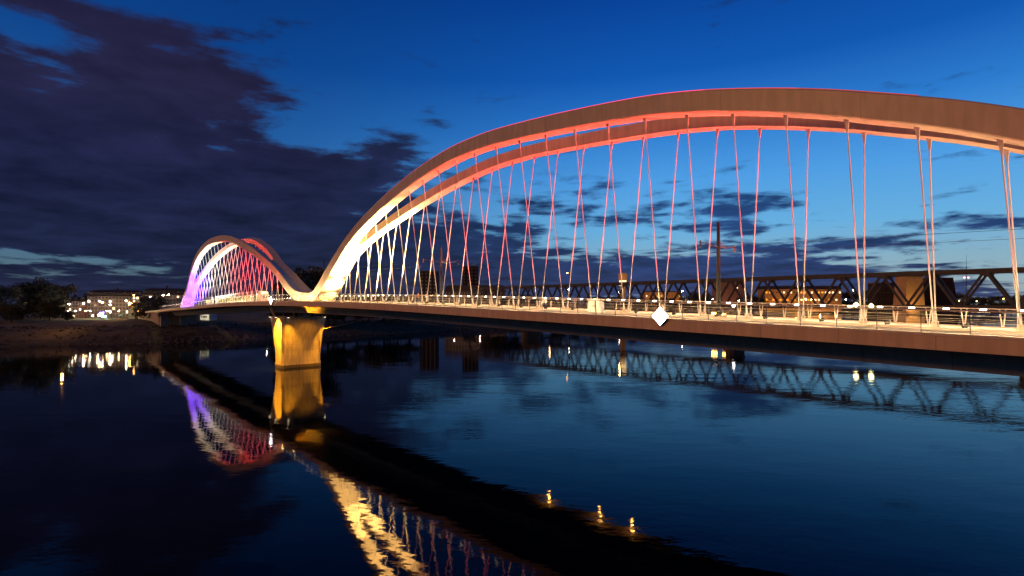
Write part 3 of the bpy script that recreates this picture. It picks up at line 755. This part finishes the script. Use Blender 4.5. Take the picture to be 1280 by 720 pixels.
for x, t, coat, lb, ln in ((522, 5.9, 'coatred', 'person in a salmon jacket at the far rail, left of the white-shirted one', .12), (532, 6.0, 'coatwhite', 'person in a white shirt leaning at the far bridge rail', .2), (544.5, 5.4, 'coatdark', 'person in a dark coat standing left of the catenary pole', .0)):
    s = on_line(x, t); person(W(s, t, prof(s)-.17), TH+random.uniform(-.4, .4), coat, lb, ln)

# ------------------------------------------------------------------ railway truss bridge upstream
TT = 191.6
TR = empty('railway_bridge', W(0, TT, 0), TH, 'dark steel truss railway bridge running behind the lit arch bridge', 'bridge')
PAN = 16.5*K
node0 = on_line(1233.7, TT)                  # a top node of the near plane
za, zb = 12.6, 24.6
s_lo, s_hi = -192., 152.
nodes = [node0 + PAN*k for k in range(-30, 16)]
nodes = [s for s in nodes if s_lo+4 < s < s_hi-4]
for y in (-4.6, 4.6):
    m = MB(); m.beam((nodes[0], y, zb), (nodes[-1], y, zb), 1.0, 1.35, (0, 0, 1)); m.build('top_chord', M['truss'], TR)
    m = MB(); m.beam((s_lo, y, za), (s_hi, y, za), 1.0, 1.3); m.build('bottom_chord', M['truss'], TR)
    for s in nodes:
        for q in (-1, 1):
            m = MB(); m.beam((s+q*.2, y, zb-.4), (s+q*(PAN/2-.3), y, za+.4), .72, .80, (0, 1, 0)); m.build('diagonal', M['truss'], TR)
        m = MB(); m.box((s, y, zb-.9), (2.6, 1.06, 1.5)); m.build('gusset', M['truss'], TR)
m = MB(); m.box(((s_lo+s_hi)/2, 0, za-.1), (s_hi-s_lo, 8.1, .6)); m.build('track_deck', M['truss'], TR)
for s in nodes:
    m = MB(); m.beam((s, -4.1, zb), (s, 4.1, zb), .5, .5); m.build('cross_brace', M['truss'], TR)
for s in (-128, on_line(918, TT), on_line(918, TT)+96):
    m = MB(); m.loft([[(s+x*k, y*k, z) for x, y in ((-2.2, -5.2), (-1.2, -7.2), (1.2, -7.2), (2.2, -5.2), (2.2, 5.2), (1.2, 7.2), (-1.2, 7.2), (-2.2, 5.2))] for z, k in ((-3, 1.15), (9.8, 1.0), (10.0, 1.12), (11.2, 1.12), (11.9, .8))]); m.build('pier', M['truss_pier'], TR)
    m = MB(); m.beam((s, -4.6, 11.9), (s, 4.6, 11.9), 1.2, .3); m.build('bearing', M['dark'], TR)
m = MB(); m.box((157, 0, 5.5), (14, 11, 13)); m.build('abutment', M['truss_pier'], TR)
m = MB(); m.box((-198, 0, 6.2), (12, 12, 11.4)); m.build('abutment', M['truss_pier'], TR)
for x, y_px, face, size, lb in ((1070, 381, 'e_signy', 2.1, 'glaring yellow diamond sign on the railway truss, left one of the close pair'), (1089, 382.5, 'e_signy', 2.1, 'glaring yellow diamond sign on the railway truss, right one of the close pair'), (917, 382, 'e_sign', 1.5, 'small white lit diamond sign on the railway truss right of the catenary pole')):
    t = TT-5.6; s = on_line(x, t); D = W(s, t).y
    diamond('navigation_sign', W(s, t, HC-(y_px-380)*D/F), TH, size, face, lb, None)
for x, lb in ((893, 'amber lit board on the railway bridge pier behind the catenary pole'), (905, 'dimmer amber lit board on the railway bridge pier')):
    t = TT-8.3; s = on_line(x, t); r = empty('signal_board', W(s, t, 8.6), TH, lb, 'sign', 'amber boards of the railway bridge')
    w_ = 2.6 if x == 893 else 1.5
    m = MB(); m.box((0, .1, 0), (w_+.2, .2, w_*1.1)); m.build('panel', M['dark'], r); m = MB(); m.box((0, -.03, 0), (w_, .04, w_)); m.build('lit_face', M['e_signa'], r)
    m = MB(); m.box((0, .7, 0), (.3, 1.1, .3)); m.build('bracket', M['dark'], r)

# ------------------------------------------------------------------ trees
def tree_mesh(seed, h, rad, leaf, n, trunk_h=.10, lean=0):
    rnd = random.Random(seed)
    tr = MB(); top = Vector((lean, 0, h*.62))
    tr.bar((0, 0, -.5), (lean*.3, 0, h*trunk_h), h*.022+.05, h*.016+.03, 8); tr.bar((lean*.3, 0, h*trunk_h), top, h*.016+.03, .05, 7)
    blobs = []
    for i in range(15):
        a = rnd.uniform(0, 6.283); rr = rad*rnd.uniform(.15, .72); z = h*rnd.uniform(trunk_h+.08, .86)
        k = 1-.55*max(0, (z/h-.55)/.4)
        c = Vector((rr*k*math.cos(a)+lean*z/h, rr*k*math.sin(a), z)); blobs.append((c, rad*rnd.uniform(.30, .52)*(.7+.3*k)))
        tr.bar((lean*.4, 0, h*trunk_h*rnd.uniform(.9, 1.5)), c, h*.007+.02, .03, 5)
    cr = MB()
    for i in range(n):
        c, br = blobs[rnd.randrange(len(blobs))]
        d = Vector((rnd.gauss(0, 1), rnd.gauss(0, 1), rnd.gauss(0, .8))).normalized()*br*(rnd.random()**.4)*rnd.uniform(.8, 1.12)
        p = c+d
        u = Vector((rnd.gauss(0, 1), rnd.gauss(0, 1), rnd.gauss(0, 1))).normalized(); w_ = u.orthogonal().normalized(); l_ = leaf*rnd.uniform(.5, 1.25)
        cr.add([p-u*l_, p+w_*l_*.6, p+u*l_, p-w_*l_*.55], [(0, 1, 2, 3)])
    return tr.mesh('trunk', M['bark']), cr
PROTO = []
for i, (h, r_, lf, n_, m_) in enumerate(((16, 6.0, .42, 3200, 'leaf'), (14, 7.0, .45, 3200, 'leaf2'), (20, 6.2, .45, 3600, 'leaf2'), (12, 5.4, .38, 2600, 'leaf'))):
    t_, c_ = tree_mesh(20+i, h, r_, lf, n_)
    PROTO.append((h, t_, c_.mesh('crown', M[m_])))
def tree(loc, height, kind, label, group=None, wide=1.):
    h, t_, c_ = PROTO[kind]; k = height/h
    r = empty('tree', loc, random.uniform(0, 6.28), label, 'tree', group); r.scale = (k*wide, k*wide, k)
    link('trunk', t_, r); link('crown', c_, r)
    return r
def gz(p):
    q = p-P0; return ground_z(q.dot(AX), q.dot(AY))
def on_ground(px, D):
    p = at(px, D); p.z = gz(p)-.1; return p
LT = [(-35, 262, 355, 1, 1.35, 'dark broad tree at the far left picture edge above the bank'),
      (8, 285, 358, 0, 1.2, 'low dark tree at the left edge of the grove on the bank'),
      (28, 300, 352, 2, 1.25, 'tallest dark tree of the grove on the left bank'),
      (52, 310, 356, 1, 1.1, 'round dark tree in the middle of the left grove'),
      (78, 330, 357, 0, 1.0, 'dark tree at the right end of the grove, beside the lit apartment houses'),
      (62, 290, 378, 3, 1.2, 'low bushy tree in front of the left grove'),
      (84, 280, 392, 3, 1.3, 'small bush tree on the bank below the apartment houses'),
      (15, 262, 385, 3, 1.4, 'low dark bush at the foot of the left grove'),
      (185, 300, 372, 0, .9, 'dark street tree in front of the lit apartment houses, nearest the bridge ramp'),
      (200, 290, 374, 1, 1.0, 'broad street tree left of the blue lit arch foot'),
      (172, 316, 380, 3, 1.1, 'small green lit street tree in front of the apartment houses')]
for px_, D, ytop, kd, wd, lb in LT:
    p = on_ground(px_, D); z1 = HC+(380-ytop+4)*D/850
    tree(p, max(4, (z1-p.z)*1.06), kd, lb, None, wd)
for px_, D, ytop, kd, wd, lb in ((372, 292, 322, 2, .75, 'tall dark tree in the gap between the two arches, left one'), (392, 300, 320, 2, .8, 'tall dark tree in the gap between the two arches, middle one'), (410, 306, 326, 0, .8, 'tall dark tree behind the gold lit arch foot'), (355, 315, 345, 0, .9, 'lower dark tree behind the right leg of the small arch')):
    p = on_ground(px_, D); z1 = HC+(380-ytop)*D/850; tree(p, z1-p.z, kd, lb, None, wd)
rnd = random.Random(5)
def s_t(p): q = p-P0; return q.dot(AX), q.dot(AY)
cnt = 0
spots = []
for px_ in [430, 446, 462, 480, 497, 512, 612, 628, 645, 662, 676, 690, 704, 722, 738, 752, 768, 790, 806, 822, 838, 854, 868, 882, 925, 938, 950, 1055, 1066, 1092, 1104, 1114, 1192, 1205, 1216, 1228, 1240, 1252, 1264, 1278, 1292]:
    # walk out until over land
    D = 230.
    while D < 1500:
        s_, t_ = s_t(at(px_, D))
        if s_ < bank_s(t_)-rnd.uniform(14, 40) and D > 290: break
        D += 8
    spots.append((px_, D))
for px_, D in spots:
    p = on_ground(px_, D)
    if px_ < 600: yt = rnd.uniform(362, 371)
    elif px_ < 900: yt = rnd.uniform(363, 374)
    elif px_ < 1000: yt = rnd.uniform(364, 372)
    elif px_ < 1120: yt = rnd.uniform(352, 368)
    else: yt = rnd.uniform(364, 371)
    z1 = HC+(380-yt)*D/850
    tree(p, max(6, z1-p.z), rnd.randrange(4), 'dark tree in the line along the far bank behind the bridges', 'trees along the far bank', rnd.uniform(1.2, 1.7))

# ------------------------------------------------------------------ buildings
def building(px0, px1, D, ytop, label, wall, floors, cols, depth=14., roof='mansard', lit=.15, yaw=0., z0=None, litm=('e_win', 'e_win2'), seed=1, win=(1.3, 1.6), roof_m='roof', group=None, name='apartment_building', dormers=0, line=None):
    rb = random.Random(seed)
    c = at((px0+px1)/2, D); wd = (px1-px0)/850*D
    if line:
        q0 = at(line[0], line[1]); dx, dy = math.cos(yaw), math.sin(yaw)
        def hit(px): u = (px-640)/F; k = (q0.x-u*q0.y)/(u*dy-dx); return q0+Vector((dx*k, dy*k, 0))
        e0, e1 = hit(px0), hit(px1); c = (e0+e1)/2; wd = (e1-e0).length; D = c.y/KD
    g = gz(c) if z0 is None else z0
    zt = HC+(380-ytop)*D/850
    r = empty(name, (c.x, c.y, g), yaw, label, 'building', group)
    rh = 0 if roof == 'flat' else min(5., (zt-g)*.24)
    H = zt-g-rh
    m = MB(); m.box((0, depth/2, H/2-.5), (wd, depth, H+1)); m.build('wall', M[wall], r)
    m = MB()
    if roof == 'mansard':
        m.loft([[(-wd/2-.3, -.3, H+.002), (wd/2+.3, -.3, H+.002), (wd/2+.3, depth+.3, H+.002), (-wd/2-.3, depth+.3, H+.002)], [(-wd/2+.8, 1.4, H+rh*.8), (wd/2-.8, 1.4, H+rh*.8), (wd/2-.8, depth-1.4, H+rh*.8), (-wd/2+.8, depth-1.4, H+rh*.8)], [(-wd/2+3, depth*.45, H+rh), (wd/2-3, depth*.45, H+rh), (wd/2-3, depth*.55, H+rh), (-wd/2+3, depth*.55, H+rh)]])
    elif roof == 'gable':
        m.loft([[(x, -.5, H+.002), (x, depth+.5, H+.002), (x, depth/2, H+rh)] for x in (-wd/2-.4, wd/2+.4)])
    else:
        m.box((0, depth/2, H+.55), (wd+.3, depth+.3, 1.1))
    ro = m.build('roof', M[roof_m], r)
    if roof != 'flat':
        for k in range(max(1, int(wd/12))):
            m = MB(); x = -wd/2+wd*(k+.5)/max(1, int(wd/12)); m.box((x, depth*.45, H+rh+.4), (1.1, .7, 1.8)); m.build('chimney', M['brick'], ro)
    for k in range(dormers):
        m = MB(); x = -wd/2+wd*(k+.5)/dormers; m.box((x, .9, H+rh*.42), (1.5, 1.6, 1.5)); m.build('dormer', M['slate'], ro)
    fh = H/floors; bay = wd/cols
    wn = MB(); wn.box((0, 0, 0), (min(win[0], bay*.6), .08, min(win[1], fh*.6))); meshes = {}
    for key in ('glass',)+tuple(litm): meshes[key] = wn.mesh('window', M[key])
    for i in range(floors):
        for j in range(cols):
            key = rb.choice(litm) if rb.random() < lit else 'glass'
            link('window', meshes[key], r, (-wd/2+bay*(j+.5), -.05, fh*(i+.55)))
    return r
building(82, 98, 330, 370, 'narrow beige apartment house next to the dark grove', 'plaster', 5, 4, seed=2, lit=.12, yaw=R(29), line=(140, 338), dormers=2)
building(98.5, 108.5, 437, 370, 'narrow red fronted apartment house between two beige ones', 'redplaster', 5, 3, seed=3, lit=.05, yaw=R(29), line=(140, 338), dormers=1)
building(109, 178, 455, 362, 'long beige apartment block with dark dormered roof and brightest windows', 'plaster', 6, 16, seed=4, lit=.12, yaw=R(29), line=(140, 338), dormers=12)
building(178.5, 236, 470, 360, 'grey apartment block with dark roof partly hidden by the blue arch foot', 'plaster2', 6, 14, seed=5, lit=.05, yaw=R(29), line=(140, 338), dormers=10)
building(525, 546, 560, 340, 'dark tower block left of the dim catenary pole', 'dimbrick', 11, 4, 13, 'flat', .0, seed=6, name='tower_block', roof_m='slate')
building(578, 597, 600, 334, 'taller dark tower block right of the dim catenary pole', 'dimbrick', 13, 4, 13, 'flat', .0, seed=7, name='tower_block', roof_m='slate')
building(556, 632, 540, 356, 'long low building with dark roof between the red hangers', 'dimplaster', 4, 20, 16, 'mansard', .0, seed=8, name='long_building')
building(806, 852, 820, 365, 'low ochre lit building behind the truss left of the catenary pole', 'orangeplaster', 2, 10, 14, 'flat', .3, seed=9, litm=('e_ochre', 'e_win'), name='riverside_building')
building(897, 930, 900, 351, 'reddish block behind the truss right of the catenary pole', 'brick', 6, 6, 20, 'flat', .02, seed=10, name='riverside_building', roof_m='brick')
building(956, 1052, 950, 357, 'long ochre lit building with hipped dark roof seen through the truss', 'orangeplaster', 3, 22, 22, 'mansard', .5, seed=11, litm=('e_ochre', 'e_win'), name='riverside_building', win=(2.4, 2.2))
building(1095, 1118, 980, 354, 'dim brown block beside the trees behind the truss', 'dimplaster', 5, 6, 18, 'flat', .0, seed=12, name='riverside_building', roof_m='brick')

def tapered(name, px0, px1, D, ytop, label, wallm, kx, cat):
    c = at((px0+px1)/2, D); w_ = (px1-px0)/850*D; g = gz(c); H = HC+(380-ytop)*D/850-g
    r = empty(name, (c.x, c.y, g), R(8), label, cat)
    m = MB(); m.loft([[(-w_/2, -w_*.35, -1), (w_/2, -w_*.35, -1), (w_/2, w_*.35, -1), (-w_/2, w_*.35, -1)], [(-w_/2*kx, -w_*.35*kx, H), (w_/2*kx, -w_*.35*kx, H), (w_/2*kx, w_*.35*kx, H), (-w_/2*kx, w_*.35*kx, H)]]); m.build('wall', M[wallm], r)
    m = MB(); m.box((0, 0, H+.4), (w_*kx+.6, w_*.7*kx+.6, .8)); m.build('roof', M['slate'], r)
    for k in (-.28, 0, .28):
        m = MB(); m.box((w_*k, -w_*.35*(1-.5*(1-kx))+.3, H*.5), (w_*.06, .8, H*.9)); m.build('buttress', M[wallm], r)
    return c, g, H, w_
c_, g_, H_, w_ = tapered('silo_building', 1122, 1150, 900, 346, 'tapering amber floodlit hall seen through the truss', 'orangeplaster', .82, 'building')
light('SPOT', 'hall_flood', (c_.x-6, c_.y-34, g_+3), 90000, (1, .50, .10), (c_.x, c_.y, g_+H_*.55), spot_size=R(80), spot_blend=.6, shadow_soft_size=.5)
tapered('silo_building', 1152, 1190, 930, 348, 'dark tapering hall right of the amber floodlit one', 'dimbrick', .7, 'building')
for x in (965, 995, 1025, 1045):
    p = at(x, 925); light('POINT', 'facade_light', (p.x, p.y, gz(p)+5), 9000, (1, .38, .05), shadow_soft_size=.5)
for x in (815, 840):
    p = at(x, 805); light('POINT', 'facade_light', (p.x, p.y, gz(p)+5), 4500, (1, .38, .06), shadow_soft_size=.5)
p = at(913, 870); light('POINT', 'facade_light', (p.x, p.y, gz(p)+8), 6000, (1, .45, .25), shadow_soft_size=.5)
for x, D in ((90, 318), (104, 317), (122, 324), (140, 328), (158, 328), (176, 336), (205, 336)):
    p = at(x, D); light('POINT', 'street_light', (p.x, p.y, gz(p)+6), 460, (1, .60, .34), shadow_soft_size=.3)
light('POINT', 'shop_light', at(127, 318, 9), 1400, (.4, .35, 1), shadow_soft_size=.3)
light('POINT', 'shop_light', at(131, 312, 8), 800, (.25, 1, .5), shadow_soft_size=.3)
for x in (568, 600, 622):
    p = at(x, 522); light('POINT', 'street_light', (p.x, p.y, gz(p)+6), 2600, (1, .6, .4), shadow_soft_size=.3)

# white pavilion on the bank under the small arch
p = on_ground(256, 300)
r = empty('pavilion', p, R(-20), 'small white floodlit pavilion under the bridge on the far bank', 'pavilion')
m = MB(); m.loft([[(-2.6, 0, 0), (2.6, 0, 0), (2.6, 4, 0), (-2.6, 4, 0)], [(-2.9, -.4, 3.6), (2.6, 0, 2.2), (2.6, 4, 2.2), (-2.9, 4, 3.6)]]); m.build('wall', M['white'], r)
m = MB(); m.add([(-3.2, -.9, 3.75), (2.8, -.5, 2.3), (2.8, 4.3, 2.3), (-3.2, 4.3, 3.75), (-3.2, -.9, 3.95), (2.8, -.5, 2.5), (2.8, 4.3, 2.5), (-3.2, 4.3, 3.95)], [(3,2,1,0),(4,5,6,7),(0,1,5,4),(1,2,6,5),(2,3,7,6),(3,0,4,7)]); m.build('roof', M['white'], r)
for x in (-1.6, -.3, 1.0):
    m = MB(); m.box((x, -.22, 1.6), (.8, .3, .8)); m.build('window', M['glass'], r)
light('SPOT', 'pavilion_flood', (p.x-2, p.y-7, p.z+2.5), 3200, (1, .88, .62), (p.x, p.y, p.z+1.5), spot_size=R(90), spot_blend=.6, shadow_soft_size=.2)

# ------------------------------------------------------------------ street lamps and other lights
def lamp_proto(glow):
    r = empty('street_lamp', (0, 0, 0))
    m = MB(); m.bar((0, 0, -.2), (0, 0, 6.9), .11, .07, 7); m.bar((0, 0, 6.9), (0, -.9, 7.15), .05, .04, 6); m.build('post', M['pole'], r)
    m = MB(); m.box((0, -1.2, 7.2), (.45, .9, .16)); h = m.build('lamp_head', M['dark'], r)
    m = MB(); m.ball((0, -1.2, 7.02), .30, 6, .7); m.build('lens', M[glow], h)
    return r
protos = {}
def lamp(px_, y_px, D, glow, label, group='street lamps on the far bank', h=None):
    c = at(px_, D); z = HC+(380-y_px)*D/850; g = gz(c)
    first = glow not in protos
    if first: protos[glow] = lamp_proto(glow)
    o = protos[glow] if first else copy_tree(protos[glow])
    k = max(.5, (z-g)/7.0); o.location = (c.x, c.y, g); o.scale = (max(1, k*.6), max(1, k*.6), k)
    tag(o, label, 'street lamp', group)
lamp(88, 394, 316, 'e_warm', 'bright low street lamp at the left end of the lit street')
for x, y, g, lb in ((127, 376.5, 'e_warm', 'added high lamp standing in for the brightest windows of the long beige block, left one'), (130.5, 378, 'e_warm', 'added high lamp standing in for the brightest windows of the long beige block, right one'), (89, 380, 'e_cool', 'street lamp in front of the narrow beige house'), (107, 379, 'e_cool', 'street lamp at the corner of the red fronted house'), (97, 389.5, 'e_cool', 'low street lamp before the red fronted house'), (115, 389, 'e_cool', 'low street lamp left of the coloured shop lights'), (110, 396, 'e_warm', 'lowest street lamp near the grass edge below the red house'),  # first two lamps are added in place of bright facade windows
        (140, 381, 'e_cool', 'street lamp high before the middle of the long beige block'), (136, 392, 'e_warm', 'bright warm street lamp right of the coloured shop lights'), (139.5, 389, 'e_cool', 'small street lamp just above the bright warm one'), (151, 392, 'e_warm', 'brightest warm lamp at the right end of the lit street'), (160, 376, 'e_cool', 'street lamp just above the orange shop light'),
        (169.5, 369, 'e_amber', 'amber street lamp at the corner between the two long blocks'), (190, 371, 'e_cool', 'cool street lamp above the bridge ramp'), (206, 369, 'e_warm', 'left one of two close lamps near the blue arch foot'), (212.5, 368.5, 'e_warm', 'right one of two close lamps near the blue arch foot'), (224.5, 371, 'e_amber', 'amber lamp touching the blue lit arch foot'), (175.5, 390.5, 'e_amber', 'amber lamp at the start of the bridge ramp')):
    lamp(x, y, 318, g, lb)
for x, y, D, g, lb in ((687, 367, 520, 'e_warm', 'street lamp left of the tall lamp mast behind the red hangers'), (711, 362, 560, 'e_cool', 'small lamp low on the line of the tall lamp mast'), (774, 366, 700, 'e_cool', 'small lamp left below the lantern tower'), (795, 375, 700, 'e_amber', 'low amber lamp right of the lantern tower'),
        (852, 364, 760, 'e_cool', 'distant lamp above the low ochre building'), (857, 375, 760, 'e_amber', 'distant amber lamp at the right end of the low ochre building'), (890, 374, 800, 'e_warm', 'distant lamp just left of the tall catenary pole'), (922.5, 376, 800, 'e_cool', 'distant lamp above the white sign of the truss'),
        (1006, 374, 880, 'e_warm', 'left one of three lamps before the long ochre building'), (1013, 374.5, 880, 'e_warm', 'middle one of three lamps before the long ochre building'), (1024, 374, 880, 'e_warm', 'right one of three lamps before the long ochre building'), (1064.5, 362.5, 700, 'e_warm', 'bright distant lamp above the yellow diamond signs'), (1056, 374.5, 800, 'e_cool', 'small lamp at the right end of the long ochre building'),
        (1207.5, 374, 800, 'e_warm', 'bright lamp at the foot of the radio mast'), (1197, 376, 830, 'e_amber', 'small amber lamp left of the radio mast foot'), (1219, 376.5, 830, 'e_amber', 'small amber lamp right of the radio mast foot'), (1252, 373.5, 830, 'e_amber', 'amber lamp near the right picture edge behind the truss'),
        (335, 397, 330, 'e_warm', 'lamp left of the river pier below the bridge deck'), (310, 391, 380, 'e_warm', 'faint lamp under the bridge left of the pier'), (501, 377, 430, 'e_warm', 'small lamp on the far bank behind the cream lit hangers'), (60, 357, 360, 'e_dim', 'single lamp shining above the tree tops of the left grove')):
    lamp(x, y, D, g, lb)
for t_, lb in ((-134, 'sodium street lamp on the left bank outside the left picture edge'),):
    p = W(bank_s(t_)-14, t_); x_ = 640+F*p.x/p.y
    lamp(x_, 380-(16-HC)*F/p.y, p.y/KD, 'e_amber', lb)
    light('POINT', 'street_light', W(bank_s(t_+40)-12, t_+40, 15.5), 4200, (1, .40, .07), shadow_soft_size=.3)
light('POINT', 'street_light', W(bank_s(-36)-14, -36, 12), 1800, (1, .42, .10), shadow_soft_size=.3)
# shop lights
for x, y, g, lb in ((125, 394, 'e_warm', 'warm lit shop front left of the blue one'), (126.5, 391.5, 'e_blueshop', 'blue lit shop front in the bright street'), (129.5, 395.5, 'e_green', 'green lit shop front in the bright street'), (163.5, 379.5, 'e_orange', 'orange lit shop front before the grey apartment block')):
    c = at(x, 320); z = HC+(380-y)*320/850; r = empty('shop_front', (c.x, c.y, gz(c)), 0, lb, 'shop')
    h = z-gz(c)
    m = MB(); m.box((0, 1.0, h/2), (3.2, 1.4, h+1.6)); m.build('wall', M['plaster2'], r); m = MB(); m.box((0, .2, h), (1.8, .12, .7)); m.build('lit_panel', M[g], r)
    m = MB(); m.box((0, .0, h+.85), (3.2, 1.2, .12)); m.build('canopy', M['slate'], r)
# lit upper windows of the long block are in the facade; tall lamp mast
c = at(711, 430); g = gz(c); z = HC+(380-341)*430/850
r = empty('lamp_mast', (c.x, c.y, g), 0, 'tall lamp mast with one amber lamp and short arm behind the red hangers', 'lamp')
m = MB(); m.bar((.5, 0, 0), (.5, 0, z-g), .28, .14, 8); m.bar((.5, 0, z-g), (-1.2, 0, z-g+.1), .1, .08, 6); m.build('post', M['pole'], r)
m = MB(); m.box((-1.0, 0, z-g+.15), (1.3, .8, .3)); h = m.build('lamp_head', M['dark'], r); m = MB(); m.ball((-1.0, 0, z-g-.15), .5, 7, .7); m.build('lens', M['e_amber'], h)
# lantern tower
c = at(778.5, 450); g = gz(c); zt = HC+(380-340)*450/850-g
r = empty('lantern_tower', (c.x, c.y, g), R(12), 'square tower with a glowing lantern storey behind the red hangers', 'tower')
m = MB(); m.loft([[(-a, -a, z), (a, -a, z), (a, a, z), (-a, a, z)] for a, z in ((2.0, -1), (1.5, zt*.3), (1.2, zt-9.2))]); m.build('shaft', M['orangeplaster'], r)
m = MB(); m.box((0, 0, zt-7.4), (3.4, 3.4, 3.4)); m.build('lantern', emit('lantern_glass', (1, .72, .34), 2.6), r)
m = MB(); m.box((0, 0, zt-5.5), (4.6, 4.6, .3)); m.box((0, 0, zt-3.1), (4.3, 4.3, 4.5)); m.box((0, 0, zt-9.2), (3.8, 3.8, .25)); m.build('top_storey', M['orangeplaster'], r)
light('POINT', 'lantern_light', (c.x-4, c.y-9, g+zt-6), 2600, (1, .50, .15), shadow_soft_size=.4)
# radio mast
c = at(1208, 900); g = gz(c); zt = HC+(380-318)*900/850-g
r = empty('radio_mast', (c.x, c.y, g), 0, 'thin lattice radio mast with two red lamps far behind the truss', 'mast')
m = MB()
for k in range(3):
    a = k*2.094; m.bar((.9*math.cos(a), .9*math.sin(a), -1), (.5*math.cos(a), .5*math.sin(a), zt*.8), .14, .1, 5)
for k in range(14):
    z = zt*.8*k/14; z2 = zt*.8*(k+1)/14
    for j in range(3):
        a, b = j*2.094, (j+1)*2.094; m.bar((.85*math.cos(a), .85*math.sin(a), z), (.8*math.cos(b), .8*math.sin(b), z2), .06, .06, 4)
m.build('lattice', M['dark'], r); m = MB(); m.bar((0, 0, zt*.78), (0, 0, zt), .25, .08, 6); m.build('antenna', M['dark'], r)
zl = HC+(380-347)*900/850-g
for q in (-2.6, 2.6):
    m = MB(); m.box((q/2, 0, zl-.3), (abs(q), .12, .12)); br = m.build('lamp_arm', M['dark'], r); m = MB(); m.ball((q, 0, zl), .7, 7); m.build('lamp', M['e_red'], br)
# white sign on the bank
p = on_ground(108.5, 262)
r = empty('bank_sign', p, R(-18), 'small square pale sign on two posts on the dark left bank', 'sign')
zs = HC+(380-412)*262/850-p.z
m = MB(); m.box((0, 0, zs), (1.4, .08, 1.7)); m.build('panel', M['white'], r)
for q in (-.5, .5):
    m = MB(); m.bar((q, .09, -.4), (q, .09, zs+.7), .06, .06, 6); m.build('post', M['dark'], r)
light('SPOT', 'sign_light', (p.x+.5, p.y-4, p.z+zs+.5), 130, (1, .55, .35), (p.x, p.y, p.z+zs), spot_size=R(35), spot_blend=.5, shadow_soft_size=.1)

# ------------------------------------------------------------------ glow of the near shore's lamps, imitated by one added distant light
sd = AY*1.0 + AX*.18 + Vector((0, 0, -math.tan(R(20))))
sl = bpy.data.lights.new('shore_glow', 'SUN'); so = bpy.data.objects.new('shore_glow', sl); C.objects.link(so)
sl.energy = .80; sl.color = (1, .37, .075); sl.angle = R(14)
so.location = (0, -20, 60); so.rotation_euler = sd.to_track_quat('-Z', 'Y').to_euler()
